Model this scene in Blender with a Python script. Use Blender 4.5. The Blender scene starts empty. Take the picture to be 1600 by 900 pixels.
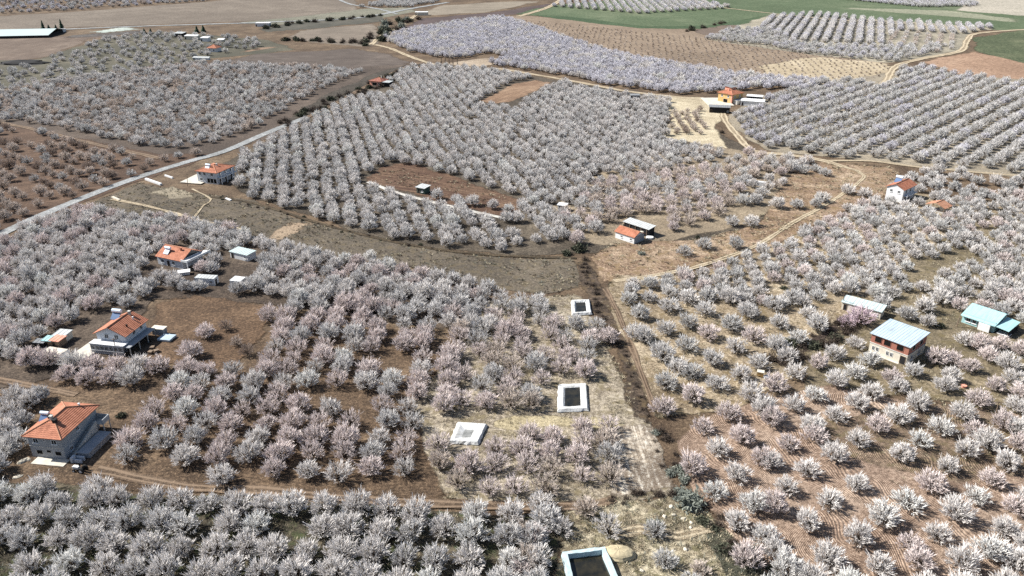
import bpy, math, random
from mathutils import Vector, Matrix
from mathutils.geometry import delaunay_2d_cdt
R = math.radians
rng = random.Random(7)
SC = bpy.context.scene
COL = SC.collection

# ------------------------------------------------------------------ camera, sky, sun, exposure
H = 100.0; FPX = 1250.0; PIT = R(24.9)
cam = bpy.data.cameras.new('camera'); camo = bpy.data.objects.new('camera', cam); COL.objects.link(camo)
cam.sensor_width = 36; cam.lens = 36 * FPX / 1600; cam.clip_end = 20000; cam.clip_start = 1
camo.location = (0, 0, H); camo.rotation_euler = (math.pi / 2 - PIT, 0, 0)
SC.camera = camo
SUN_EL = R(43); SUN_DIR = (-0.975, 0.22)                    # horizontal direction towards the sun
w = bpy.data.worlds.new('World'); SC.world = w; w.use_nodes = True
nt = w.node_tree; bg = nt.nodes['Background']
sky = nt.nodes.new('ShaderNodeTexSky'); sky.sky_type = 'NISHITA'; sky.sun_disc = False
sky.sun_elevation = SUN_EL; sky.sun_rotation = math.atan2(SUN_DIR[0], SUN_DIR[1]) % (2 * math.pi)
nt.links.new(sky.outputs[0], bg.inputs[0]); bg.inputs[1].default_value = 0.062
sl = bpy.data.lights.new('sun', 'SUN'); so = bpy.data.objects.new('sun', sl); COL.objects.link(so)
sl.energy = 5.0; sl.angle = R(0.5); sl.color = (1.0, 0.955, 0.88)
dv = Vector((SUN_DIR[0] * math.cos(SUN_EL), SUN_DIR[1] * math.cos(SUN_EL), math.sin(SUN_EL)))
so.rotation_euler = dv.to_track_quat('Z', 'Y').to_euler(); so.location = (0, 300, 400)
vs = SC.view_settings; vs.view_transform = 'Standard'; vs.look = 'None'; vs.exposure = 0.92; vs.gamma = 1
try:
    SC.cycles.use_denoising = False
    SC.cycles.max_bounces = 5; SC.cycles.diffuse_bounces = 2; SC.cycles.transparent_max_bounces = 10
    SC.cycles.use_adaptive_sampling = False
except Exception: pass

# ------------------------------------------------------------------ helpers
def G(px, py, z=0.0):
    """Point of the place (metres, height z) that the photograph shows at this pixel."""
    v = (py - 450) / FPX; u = (px - 800) / FPX
    t = (H - z) / (v * math.cos(PIT) + math.sin(PIT))
    return Vector((u * t, (math.cos(PIT) - v * math.sin(PIT)) * t, z))
def pix(x, y, z=0.0):
    f = y * math.cos(PIT) + (H - z) * math.sin(PIT); d = -y * math.sin(PIT) + (H - z) * math.cos(PIT)
    return 800 + FPX * x / f, 450 + FPX * d / f, f
def lin(c):
    c = c / 255.0
    return c / 12.92 if c <= 0.04045 else ((c + 0.055) / 1.055) ** 2.4
def rgb(r, g, b, k=0.9): return (lin(r) * k, lin(g) * k, lin(b) * k, 1)
def tag(o, label=None, cat=None, group=None, kind=None):
    if label: o['label'] = label
    if cat: o['category'] = cat
    if group: o['group'] = group
    if kind: o['kind'] = kind
    return o
def empty(name, loc, rz=0.0, label=None, cat=None, group=None):
    o = bpy.data.objects.new(name, None); COL.objects.link(o)
    o.empty_display_size = 0.5; o.location = loc; o.rotation_euler = (0, 0, rz)
    return tag(o, label, cat, group)

class MB:
    def __init__(s): s.v = []; s.f = []; s.mi = []; s.uv = []
    def face(s, pts, m=0, uv=None):
        i = len(s.v); s.v += [tuple(p) for p in pts]; s.f.append(tuple(range(i, i + len(pts)))); s.mi.append(m)
        s.uv.append(uv or [(0, 0)] * len(pts))
    def box(s, x0, y0, z0, x1, y1, z1, m=0):
        if x0 > x1: x0, x1 = x1, x0
        if y0 > y1: y0, y1 = y1, y0
        if z0 > z1: z0, z1 = z1, z0
        s.hexa([(x0, y0), (x1, y0), (x1, y1), (x0, y1)], z0, z1, m)
    def hexa(s, poly, z0, z1, m=0):
        """upright prism; z0/z1 numbers or one value per corner"""
        n = len(poly)
        a = z0 if isinstance(z0, (list, tuple)) else [z0] * n
        b = z1 if isinstance(z1, (list, tuple)) else [z1] * n
        lo = [(p[0], p[1], a[i]) for i, p in enumerate(poly)]; hi = [(p[0], p[1], b[i]) for i, p in enumerate(poly)]
        s.face(hi, m); s.face(lo[::-1], m)
        for i in range(n):
            j = (i + 1) % n
            s.face([lo[i], lo[j], hi[j], hi[i]], m)
    def slab(s, pts, th, m=0, uv=None):
        """sheet through pts with thickness th downwards"""
        lo = [(p[0], p[1], p[2] - th) for p in pts]
        s.face(pts, m, uv); s.face(lo[::-1], m)
        n = len(pts)
        for i in range(n):
            j = (i + 1) % n
            s.face([lo[i], lo[j], pts[j], pts[i]], m)
    def tube(s, a, b, r0, r1=None, n=6, m=0, cap=True):
        a = Vector(a); b = Vector(b); r1 = r0 if r1 is None else r1
        d = (b - a).normalized(); u = d.orthogonal().normalized(); w_ = d.cross(u)
        A = [a + (u * math.cos(2 * math.pi * k / n) + w_ * math.sin(2 * math.pi * k / n)) * r0 for k in range(n)]
        B = [b + (u * math.cos(2 * math.pi * k / n) + w_ * math.sin(2 * math.pi * k / n)) * r1 for k in range(n)]
        for k in range(n):
            j = (k + 1) % n
            s.face([A[k], A[j], B[j], B[k]], m)
        if cap: s.face(A[::-1], m); s.face(B, m)
    def slope(s, e0, e1, r1, r0, course=0.42, lift=0.05, th=0.14, m=0):
        """tiled roof slope: eave e0-e1, ridge r0-r1 (may meet in a point); one stepped course after another"""
        e0, e1, r0, r1 = map(Vector, (e0, e1, r0, r1))
        L = ((r0 + r1) / 2 - (e0 + e1) / 2).length; n = max(3, int(L / course))
        nrm = (e1 - e0).cross(r0 - e0 if (r0 - e0).length > .01 else r1 - e0).normalized()
        if nrm.z < 0: nrm = -nrm
        ax = (e1 - e0).normalized()
        def P(t, k): return (e0.lerp(r0, t) if k == 0 else e1.lerp(r1, t))
        for i in range(n):
            t0 = i / n; t1 = (i + 1) / n
            a = P(t0, 0) + nrm * lift; b = P(t0, 1) + nrm * lift; c = P(t1, 1); d = P(t1, 0)
            uv = [((p - e0).dot(ax), t) for p, t in ((a, t0 * L), (b, t0 * L), (c, t1 * L), (d, t1 * L))]
            if (c - d).length < .02: s.face([a, b, c], m, uv[:3])
            else: s.face([a, b, c, d], m, uv)
            s.face([P(t0, 0), P(t0, 1), b, a], m)
        dn = Vector((0, 0, -th))
        lo = [e0 + dn, e1 + dn, r1 + dn, r0 + dn]
        s.face([lo[0], lo[3], lo[2], lo[1]], m)
        s.face([e0 + dn, e1 + dn, e1, e0], m)
        s.face([e1 + dn, r1 + dn, r1, e1], m); s.face([r0 + dn, e0 + dn, e0, r0], m)
    def build(s, name, mats, parent=None, smooth=False, label=None):
        me = bpy.data.meshes.new(name); me.from_pydata(s.v, [], s.f)
        if not isinstance(mats, (list, tuple)): mats = [mats]
        for mm in mats: me.materials.append(mm)
        if len(mats) > 1: me.polygons.foreach_set('material_index', s.mi)
        if any(u != (0, 0) for q in s.uv for u in q):
            l = me.uv_layers.new(name='uv'); k = 0
            for q in s.uv:
                for u in q: l.data[k].uv = u; k += 1
        if smooth: me.polygons.foreach_set('use_smooth', [True] * len(me.polygons))
        me.update()
        o = bpy.data.objects.new(name, me); COL.objects.link(o)
        if parent: o.parent = parent
        if label: o['label'] = label
        return o

# ------------------------------------------------------------------ materials
class NT:
    def __init__(s, name):
        s.m = bpy.data.materials.new(name); s.m.use_nodes = True; s.t = s.m.node_tree
        s.b = s.t.nodes['Principled BSDF']; s.out = s.t.nodes['Material Output']
        s.b.inputs['Specular IOR Level'].default_value = 0.25
    def n(s, typ, **kw):
        x = s.t.nodes.new(typ)
        for k, v in kw.items():
            if isinstance(k, str) and hasattr(x, k): setattr(x, k, v)
        return x
    def L(s, a, b): s.t.links.new(a, b)
    def coord(s, scale=(1, 1, 1), rot=0.0):
        tc = s.n('ShaderNodeTexCoord'); mp = s.n('ShaderNodeMapping'); m2 = s.n('ShaderNodeMapping')
        mp.inputs['Rotation'].default_value = (0, 0, rot); m2.inputs['Scale'].default_value = scale
        s.L(tc.outputs['Object'], mp.inputs['Vector']); s.L(mp.outputs[0], m2.inputs['Vector']); return m2.outputs[0]
    def noise(s, scale, detail=4, rough=0.6, vec=None, dist=0.0):
        x = s.n('ShaderNodeTexNoise'); x.inputs['Scale'].default_value = scale; x.inputs['Detail'].default_value = detail
        x.inputs['Roughness'].default_value = rough; x.inputs['Distortion'].default_value = dist
        s.L(vec if vec is not None else s.coord(), x.inputs['Vector']); return x.outputs['Fac']
    def ramp(s, fac, stops):
        r = s.n('ShaderNodeValToRGB'); e = r.color_ramp.elements
        while len(e) < len(stops): e.new(0.5)
        for k, (p, c) in enumerate(stops):
            e[k].position = p; e[k].color = c if isinstance(c, tuple) else (c, c, c, 1)
        s.L(fac, r.inputs[0]); return r.outputs[0]
    def mix(s, fac, a, b, typ='MIX'):
        x = s.n('ShaderNodeMix'); x.data_type = 'RGBA'; x.blend_type = typ
        for v, i in ((fac, 0), (a, 6), (b, 7)):
            if hasattr(v, 'is_linked'): s.L(v, x.inputs[i])
            else: x.inputs[i].default_value = v
        return x.outputs[2]
    def math(s, op, a, b=0.0, clamp=False):
        x = s.n('ShaderNodeMath'); x.operation = op; x.use_clamp = clamp
        for v, i in ((a, 0), (b, 1)):
            if hasattr(v, 'is_linked'): s.L(v, x.inputs[i])
            else: x.inputs[i].default_value = v
        return x.outputs[0]
    def bump(s, h, strength=0.4, dist=0.1):
        x = s.n('ShaderNodeBump'); x.inputs['Strength'].default_value = strength; x.inputs['Distance'].default_value = dist
        s.L(h, x.inputs['Height']); s.L(x.outputs[0], s.b.inputs['Normal'])
    def base(s, c, rough=0.9):
        if hasattr(c, 'is_linked'): s.L(c, s.b.inputs['Base Color'])
        else: s.b.inputs['Base Color'].default_value = c
        s.b.inputs['Roughness'].default_value = rough
        return s.m

def plain(name, c, rough=0.8, var=0.15, scale=1.5, metal=0.0, bump=0.0):
    t = NT(name); n1 = t.noise(scale, 5, 0.65)
    d = tuple(x * (1 - var * 1.6) for x in c[:3]) + (1,); l = tuple(min(0.92, x * (1 + var)) for x in c[:3]) + (1,)
    t.base(t.ramp(n1, [(0.3, d), (0.5, c), (0.72, l)]), rough); t.b.inputs['Metallic'].default_value = metal
    if bump: t.bump(t.noise(scale * 6, 4), bump, 0.05)
    return t.m

def soil(name, dark, mid, light, scale=0.08, streak=None, rake=None, feather=True, fine=1.3, sparse=None, rake_amt=0.45):
    """field soil: patches, clods, optional drawn-out streaks (angle) and rake lines (angle, spacing, wobble)"""
    t = NT(name)
    big = t.noise(scale, 5, 0.6, dist=0.6)
    c = t.ramp(big, [(0.32, dark), (0.5, mid), (0.68, light)])
    med = t.noise(scale * 6, 5, 0.7)
    c = t.mix(t.ramp(med, [(0.38, 0.0), (0.66, 0.75)]), c, dark)
    f = t.noise(fine, 5, 0.72)
    c = t.mix(t.ramp(f, [(0.40, 0.6), (0.5, 0.0)]), c, tuple(x * 0.45 for x in dark[:3]) + (1,))
    c = t.mix(t.ramp(f, [(0.54, 0.0), (0.68, 0.6)]), c, tuple(min(.8, x * 1.25) for x in light[:3]) + (1,))
    sp = t.noise(4.6, 3, .7)
    c = t.mix(t.ramp(sp, [(0.36, 0.7), (0.47, 0.0)]), c, tuple(x * 0.5 for x in dark[:3]) + (1,))
    c = t.mix(t.ramp(sp, [(0.55, 0.0), (0.66, 0.55)]), c, tuple(min(.8, x * 1.3) for x in light[:3]) + (1,))
    h = t.math('ADD', f, t.math('MULTIPLY', sp, .5))
    if streak is not None:
        v = t.coord((0.05, 0.9, 1), -streak)
        s_ = t.noise(1.0, 4, 0.6, vec=v)
        c = t.mix(t.ramp(s_, [(0.45, 0.0), (0.62, 0.7)]), c, dark)
        c = t.mix(t.ramp(s_, [(0.3, 0.6), (0.44, 0.0)]), c, light)
    if rake is not None:
        ang, sp, wob = rake
        wv = t.n('ShaderNodeTexWave'); wv.wave_type = 'BANDS'; wv.bands_direction = 'X'
        v = t.coord((1, 1, 1), -ang)
        add = t.n('ShaderNodeVectorMath'); add.operation = 'ADD'; sc_ = t.n('ShaderNodeVectorMath'); sc_.operation = 'SCALE'
        nn = t.n('ShaderNodeTexNoise'); nn.inputs['Scale'].default_value = 0.07; nn.inputs['Detail'].default_value = 1
        t.L(v, nn.inputs['Vector']); t.L(nn.outputs['Color'], sc_.inputs[0]); sc_.inputs['Scale'].default_value = wob
        t.L(v, add.inputs[0]); t.L(sc_.outputs[0], add.inputs[1]); t.L(add.outputs[0], wv.inputs['Vector'])
        wv.inputs['Scale'].default_value = 0.314 / sp; wv.inputs['Distortion'].default_value = 0.6; wv.inputs['Detail'].default_value = 2
        c = t.mix(t.math('MULTIPLY', wv.outputs['Fac'], rake_amt), c, tuple(x * 0.55 for x in dark[:3]) + (1,))
        h = t.math('ADD', wv.outputs['Fac'], h)
    if sparse is not None:                                   # weeds / dry grass islands
        g = t.noise(0.35, 5, 0.7)
        c = t.mix(t.ramp(g, [(0.5, 0.0), (0.62, 0.8)]), c, sparse)
    t.base(c, 0.95); t.bump(h, 0.55, 0.25)
    if feather:
        a = t.n('ShaderNodeAttribute'); a.attribute_name = 'edge'
        nz = t.math('MULTIPLY', t.math('SUBTRACT', t.noise(0.22, 7, 0.75), 0.5), 3.6)
        al = t.math('ADD', a.outputs['Fac'], nz)
        al = t.math('ADD', al, t.math('MULTIPLY', a.outputs['Fac'], 0.9))
        al = t.math('MULTIPLY', t.math('SUBTRACT', al, 0.5), 1.6, clamp=True)
        t.L(al, t.b.inputs['Alpha'])
    return t.m

def tile_mat(name, c):
    t = NT(name); uv = t.n('ShaderNodeTexCoord').outputs['UV']
    wv = t.n('ShaderNodeTexWave'); wv.wave_type = 'BANDS'; wv.bands_direction = 'X'; wv.inputs['Scale'].default_value = 0.314 / 0.3
    t.L(uv, wv.inputs['Vector'])
    n1 = t.noise(0.7, 5, 0.7); n2 = t.noise(4, 3, 0.6)
    dk = (c[0] * .55, c[1] * .5, c[2] * .5, 1); lt = (min(.8, c[0] * 1.25), c[1] * 1.35, c[2] * 1.5, 1)
    col = t.ramp(n1, [(0.3, dk), (0.5, c), (0.72, lt)])
    col = t.mix(t.ramp(n2, [(0.35, 0.6), (0.5, 0.0)]), col, dk)
    col = t.mix(t.math('MULTIPLY', t.math('SUBTRACT', 1.0, wv.outputs['Fac']), 0.45), col, tuple(x * .5 for x in c[:3]) + (1,))
    t.base(col, 0.8); t.bump(wv.outputs['Fac'], 0.6, 0.06)
    return t.m

def tint_mat(name, instanced):
    """blossom: colour set per tree, mottled per shoot, bare wood and painted shade at its base"""
    t = NT(name)
    if instanced:
        a = t.n('ShaderNodeAttribute'); a.attribute_type = 'INSTANCER'; a.attribute_name = 'tint'; c = a.outputs['Color']
    else: c = t.n('ShaderNodeObjectInfo').outputs['Color']
    at = t.n('ShaderNodeAttribute'); at.attribute_name = 'tone'
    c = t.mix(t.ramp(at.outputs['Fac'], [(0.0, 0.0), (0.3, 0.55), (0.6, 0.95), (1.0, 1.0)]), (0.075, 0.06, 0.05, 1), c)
    df = t.n('ShaderNodeBsdfDiffuse'); tr = t.n('ShaderNodeBsdfTranslucent'); mx = t.n('ShaderNodeMixShader'); mx.inputs[0].default_value = 0.2
    t.L(c, df.inputs[0]); t.L(c, tr.inputs[0]); t.L(df.outputs[0], mx.inputs[1]); t.L(tr.outputs[0], mx.inputs[2]); t.L(mx.outputs[0], t.out.inputs['Surface'])
    return t.m

M = dict(
    bark=plain('bark', (0.075, 0.058, 0.046, 1), 0.95, 0.3, 6),
    tile=tile_mat('roof_tile', (0.46, 0.19, 0.115, 1)),
    tile_pale=tile_mat('roof_tile_pale', (0.52, 0.27, 0.17, 1)),
    tile_dull=tile_mat('roof_tile_dull', (0.36, 0.15, 0.11, 1)),
    grey_render=plain('grey_render', (0.30, 0.315, 0.335, 1), 0.95, 0.1, 0.35),
    concrete=plain('concrete', (0.46, 0.45, 0.42, 1), 0.95, 0.22, 0.8, bump=0.2),
    pale_concrete=plain('pale_concrete', (0.50, 0.47, 0.41, 1), 0.95, 0.18, 0.5, bump=0.2),
    white=plain('white_paint', (0.64, 0.65, 0.66, 1), 0.8, 0.07, 0.8),
    cream=plain('cream_paint', (0.58, 0.54, 0.46, 1), 0.85, 0.1, 0.8),
    blue_white=plain('blue_white_paint', (0.50, 0.53, 0.57, 1), 0.8, 0.1, 0.8),
    ochre=plain('ochre_paint', (0.50, 0.33, 0.14, 1), 0.85, 0.12, 0.8),
    salmon=plain('salmon_paint', (0.62, 0.30, 0.22, 1), 0.85, 0.12, 0.8),
    glass=plain('dark_glass', (0.03, 0.035, 0.04, 1), 0.15, 0.2, 2),
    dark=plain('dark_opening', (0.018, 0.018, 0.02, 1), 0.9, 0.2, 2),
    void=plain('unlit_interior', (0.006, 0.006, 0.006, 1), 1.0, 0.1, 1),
    metal_blue=plain('pale_blue_sheet', (0.44, 0.53, 0.60, 1), 0.6, 0.08, 0.35),
    metal_teal=plain('turquoise_sheet', (0.34, 0.56, 0.58, 1), 0.6, 0.1, 0.35),
    metal_white=plain('white_sheet', (0.56, 0.59, 0.60, 1), 0.5, 0.1, 0.4),
    metal_grey=plain('grey_sheet', (0.22, 0.23, 0.24, 1), 0.5, 0.2, 0.5),
    rust=plain('rusty_sheet', (0.25, 0.12, 0.08, 1), 0.8, 0.3, 1),
    green_wall=plain('dark_green_paint', (0.05, 0.085, 0.07, 1), 0.8, 0.2, 1),
    solar=plain('solar_panel', (0.10, 0.16, 0.28, 1), 0.25, 0.1, 1),
    tank=plain('water_tank_paint', (0.62, 0.74, 0.86, 1), 0.4, 0.05, 1),
    wood=plain('weathered_wood', (0.20, 0.15, 0.11, 1), 0.9, 0.25, 3),
    rubber=plain('black_rubber', (0.02, 0.02, 0.02, 1), 0.8, 0.2, 3),
    liner=plain('white_liner', (0.55, 0.55, 0.54, 1), 0.6, 0.12, 0.5, bump=0.25),
    liner_blue=plain('pale_blue_concrete', (0.40, 0.50, 0.53, 1), 0.85, 0.14, 0.9, bump=0.2),
    dirt=plain('heaped_sand', (0.42, 0.36, 0.24, 1), 0.95, 0.15, 0.8, bump=0.5),
    stone=plain('pale_stone', (0.52, 0.48, 0.40, 1), 0.95, 0.2, 1.5, bump=0.3),
    conifer=plain('conifer_needles', (0.025, 0.05, 0.03, 1), 0.9, 0.3, 2),
    twig=plain('bare_twig', (0.085, 0.066, 0.054, 1), 0.95, 0.35, 3),
    scrub=plain('scrub_leaf', (0.065, 0.07, 0.048, 1), 0.95, 0.35, 2.5),
    grey_scrub=plain('grey_scrub_leaf', (0.21, 0.23, 0.20, 1), 0.95, 0.3, 2.5),
    straw=plain('dry_grass', (0.44, 0.39, 0.28, 1), 0.95, 0.3, 2.5),
    blossom=tint_mat('blossom', False), blossom_far=tint_mat('blossom_instanced', True),
    brick=None,
)
def brick_mat():
    t = NT('red_brick'); b = t.n('ShaderNodeTexBrick'); b.inputs['Scale'].default_value = 1.0
    tc = t.n('ShaderNodeTexCoord'); sx = t.n('ShaderNodeSeparateXYZ'); cx = t.n('ShaderNodeCombineXYZ')
    t.L(tc.outputs['Object'], sx.inputs[0]); t.L(t.math('ADD', sx.outputs[0], sx.outputs[1]), cx.inputs[0]); t.L(sx.outputs[2], cx.inputs[1])
    t.L(cx.outputs[0], b.inputs['Vector'])
    b.inputs['Color1'].default_value = (0.36, 0.11, 0.07, 1); b.inputs['Color2'].default_value = (0.26, 0.085, 0.06, 1)
    b.inputs['Mortar'].default_value = (0.30, 0.22, 0.18, 1); b.inputs['Brick Width'].default_value = 0.4; b.inputs['Row Height'].default_value = 0.2
    b.inputs['Mortar Size'].default_value = 0.02
    return t.base(b.outputs['Color'], 0.9)
M['brick'] = brick_mat()
def sheet_mat(name, c, rust=.35):
    """profiled roof sheet: ribs, panel laps, streaks of dirt down the slope, a little rust"""
    t = NT(name); v = t.coord((2.2, .16, 1)); s_ = t.noise(1.0, 5, .65, vec=v); p = t.noise(.5, 4, .7)
    c1 = tuple(min(.85, x * 1.12) for x in c[:3]) + (1,); c0 = tuple(x * .72 for x in c[:3]) + (1,)
    col = t.ramp(s_, [(.32, c0), (.5, c), (.68, c1)])
    col = t.mix(t.ramp(p, [(.6, 0.0), (.75, rust)]), col, (.20, .12, .08, 1))
    wv = t.n('ShaderNodeTexWave'); wv.wave_type = 'BANDS'; wv.bands_direction = 'X'; wv.inputs['Scale'].default_value = .314 / .3; t.L(t.coord(), wv.inputs['Vector'])
    col = t.mix(t.math('MULTIPLY', t.math('SUBTRACT', 1.0, wv.outputs['Fac']), .3), col, c0)
    t.base(col, .55); t.bump(wv.outputs['Fac'], .5, .05); return t.m
M['metal_blue'] = sheet_mat('pale_blue_roof_sheet', (0.42, 0.51, 0.58, 1)); M['metal_teal'] = sheet_mat('turquoise_roof_sheet', (0.34, 0.55, 0.57, 1), .2)
M['metal_white'] = sheet_mat('white_roof_sheet', (0.48, 0.50, 0.50, 1)); M['metal_grey'] = sheet_mat('grey_roof_sheet', (0.22, 0.23, 0.24, 1), .6)
def liner_mat():
    t = NT('white_pond_liner'); a = t.noise(.5, 5, .7); b = t.noise(2.2, 4, .7)
    col = t.ramp(a, [(.3, (.40, .39, .35, 1)), (.48, (.54, .55, .55, 1)), (.7, (.62, .63, .63, 1))])
    col = t.mix(t.ramp(b, [(.34, .6), (.45, 0.0)]), col, (.30, .27, .22, 1)); t.base(col, .5); t.bump(t.noise(1.4, 4, .6, dist=1.0), .6, .15); return t.m
M['liner'] = liner_mat(); M['metal_pale'] = sheet_mat('pale_grey_blue_roof_sheet', (0.48, 0.57, 0.57, 1), .2)
def water_mat():
    t = NT('still_dark_water'); t.base(t.ramp(t.noise(.6, 4, .6), [(.35, (.008, .009, .008, 1)), (.65, (.030, .026, .016, 1))]), 0.08); t.b.inputs['Specular IOR Level'].default_value = 0.5
    t.bump(t.noise(2.0, 3), 0.15, 0.05); return t.m
M['water'] = water_mat(); M['water_reflection'] = plain('painted_reflection_water', (0.22, 0.225, 0.22, 1), .15, .3, .8)  # pale grey base colour paints the reflection on the water

# ------------------------------------------------------------------ ground, fields, roads
def sheet_base():
    mb = MB(); n = 24
    xs = [-6000 + 12000 * i / n for i in range(n + 1)]; ys = [-300 + 9000 * i / n for i in range(n + 1)]
    for i in range(n):
        for j in range(n): mb.face([(xs[i], ys[j], 0), (xs[i + 1], ys[j], 0), (xs[i + 1], ys[j + 1], 0), (xs[i], ys[j + 1], 0)])
    o = mb.build('ground', soil('ground_soil', rgb(74, 60, 48, .8), rgb(112, 95, 77, .8), rgb(146, 127, 104, .8), 0.05, feather=False))
    return tag(o, kind='structure')
sheet_base()
LVL = [0.0]
def inside(p, poly):
    x, y = p; c = False; n = len(poly)
    for i in range(n):
        x0, y0 = poly[i][0], poly[i][1]; x1, y1 = poly[i - 1][0], poly[i - 1][1]
        if (y0 > y) != (y1 > y) and x < (x1 - x0) * (y - y0) / (y1 - y0) + x0: c = not c
    return c
def segdist(p, a, b):
    ax, ay = a[0], a[1]; bx, by = b[0] - ax, b[1] - ay; q = bx * bx + by * by
    t = 0 if q == 0 else max(0, min(1, ((p[0] - ax) * bx + (p[1] - ay) * by) / q))
    return math.hypot(p[0] - ax - bx * t, p[1] - ay - by * t)
def field(name, pxs, mat, feather=None, lift=0.004):
    gp = [G(*p) for p in pxs]
    if sum(gp[i].x * gp[(i + 1) % len(gp)].y - gp[(i + 1) % len(gp)].x * gp[i].y for i in range(len(gp))) < 0: gp.reverse()
    dist = sum(p.length for p in gp) / len(gp)
    fe = feather if feather is not None else 0.6 + 0.006 * dist
    per = []; r = random.Random(len(pxs) * 31 + int(pxs[0][0]))
    for i, a in enumerate(gp):
        b = gp[(i + 1) % len(gp)]; L = (b - a).length; k = max(1, min(40, int(L / (fe * 3.0))))
        for j in range(k):
            p = a.lerp(b, j / k); q = (b - a).normalized(); nn = Vector((-q.y, q.x, 0))
            per.append(p + nn * (r.uniform(-.5, .5) * fe if j else 0))
    n = len(per); pv = [(p.x, p.y) for p in per]; verts = [Vector(p) for p in pv]; edge = [0.0] * n
    def bd(p): return min(segdist(p, pv[i], pv[(i + 1) % n]) for i in range(n))
    for i in range(n):
        a, b, c = per[i - 1], per[i], per[(i + 1) % n]; q = (c - a).normalized(); p = b + Vector((-q.y, q.x, 0)) * fe
        if inside((p.x, p.y), pv) and bd((p.x, p.y)) > fe * 0.85: verts.append(Vector((p.x, p.y))); edge.append(1.0)
    x0 = min(p[0] for p in pv); x1 = max(p[0] for p in pv); y0 = min(p[1] for p in pv); y1 = max(p[1] for p in pv)
    st = max(fe * 2.2, (x1 - x0) / 14, (y1 - y0) / 14); y = y0 + st / 2
    while y < y1:
        x = x0 + st / 2
        while x < x1:
            if inside((x, y), pv):
                d = bd((x, y))
                if d > fe * 1.5: verts.append(Vector((x, y))); edge.append(1.0)
            x += st
        y += st
    ov, oe, of, ovo, _, _ = delaunay_2d_cdt(verts, [(i, (i + 1) % n) for i in range(n)], [list(range(n))], 1, 1e-4)
    LVL[0] += lift; z = LVL[0]
    me = bpy.data.meshes.new(name); me.from_pydata([(v.x, v.y, z) for v in ov], [], [tuple(f) for f in of])
    at = me.attributes.new('edge', 'FLOAT', 'POINT')
    at.data.foreach_set('value', [edge[q[0]] if q else 0.0 for q in ovo])
    me.materials.append(mat); me.update()
    o = bpy.data.objects.new(name, me); COL.objects.link(o)
    return tag(o, kind='structure')
ROADS = []
def ribbon(name, pxs, width, mat, keep=True, lift=0.004, wob=0.3):
    gp = [G(*p) for p in pxs]; pts = []
    for i in range(len(gp) - 1):                              # Catmull-Rom through the picked points
        a = gp[max(0, i - 1)]; b = gp[i]; c = gp[i + 1]; d = gp[min(len(gp) - 1, i + 2)]
        k = max(2, min(30, int((c - b).length / 5)))
        for j in range(k):
            t = j / k
            pts.append(0.5 * ((2 * b) + (c - a) * t + (2 * a - 5 * b + 4 * c - d) * t * t + (3 * b - a - 3 * c + d) * t ** 3))
    pts.append(gp[-1]); LVL[0] += lift; z = LVL[0]; r = random.Random(len(name))
    vs_, fs, eg, uvs = [], [], [], []
    cum = 0
    for i, p in enumerate(pts):
        q = (pts[min(i + 1, len(pts) - 1)] - pts[max(0, i - 1)]).normalized(); nn = Vector((-q.y, q.x, 0))
        for s_, e in ((-1, 0), (-0.7, 1), (0, 1), (0.7, 1), (1, 0)):
            o_ = width * 0.55 * s_ * (1 + r.uniform(-wob, wob))
            vs_.append((p.x + nn.x * o_, p.y + nn.y * o_, z)); eg.append(e); uvs.append((s_ , cum))
        cum += (pts[min(i + 1, len(pts) - 1)] - p).length
    for i in range(len(pts) - 1):
        for j in range(4):
            a = i * 5 + j; fs.append((a, a + 1, a + 6, a + 5))
    me = bpy.data.meshes.new(name); me.from_pydata(vs_, [], fs)
    at = me.attributes.new('edge', 'FLOAT', 'POINT'); at.data.foreach_set('value', [float(e) for e in eg])
    au = me.attributes.new('across', 'FLOAT', 'POINT'); au.data.foreach_set('value', [u[0] for u in uvs])
    me.materials.append(mat); me.update()
    o = bpy.data.objects.new(name, me); COL.objects.link(o)
    if keep: ROADS.append(([(p.x, p.y) for p in gp], width / 2))
    return tag(o, kind='structure')
def road_mat(name, dark, mid, light, tracks=False, scale=0.12):
    m = soil(name, dark, mid, light, scale, fine=1.6)
    if tracks:                                                # pale wheel tracks beside a weedy middle
        t = NT.__new__(NT); t.m = m; t.t = m.node_tree; t.b = t.t.nodes['Principled BSDF']
        a = t.n('ShaderNodeAttribute'); a.attribute_name = 'across'
        v = t.math('ABSOLUTE', t.math('SUBTRACT', t.math('ABSOLUTE', a.outputs['Fac']), 0.5))
        old = t.b.inputs['Base Color'].links[0].from_socket
        c = t.mix(t.ramp(v, [(0.1, 0.75), (0.28, 0.0)]), old, light)
        t.L(c, t.b.inputs['Base Color'])
    return m
def S3(a, b, c):
    def q(k):
        l = .3 * k[0] + .59 * k[1] + .11 * k[2]; return rgb(*[x + (l - x) * .3 for x in k], .88)
    return dict(dark=q(a), mid=q(b), light=q(c))
# far part of the valley
field('stubble_field', [(-300, 60), (-300, 36), (0, 25), (130, 17), (300, 4), (420, -6), (560, -6), (560, 16), (500, 27), (380, 34), (200, 40), (0, 48)], soil('stubble', **S3((98, 85, 72), (126, 112, 97), (150, 135, 117)), scale=0.006, streak=R(5), fine=0.4))
field('pasture', [(360, 36), (480, 24), (560, 14), (640, 10), (660, 18), (600, 28), (520, 32), (420, 40)], soil('pasture_soil', **S3((98, 100, 82), (126, 124, 104), (142, 136, 116)), scale=0.012, fine=0.5))
field('dark_fallow_field', [(400, 44), (470, 34), (600, 24), (605, 34), (480, 46), (410, 52)], soil('dark_fallow', **S3((66, 66, 56), (90, 88, 76), (112, 104, 90)), scale=0.03))
field('bare_field', [(440, 60), (470, 46), (590, 36), (600, 62), (580, 74), (480, 66)], soil('bare_tan', **S3((106, 94, 80), (134, 118, 102), (156, 140, 120)), scale=0.02, streak=R(10)))
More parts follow.
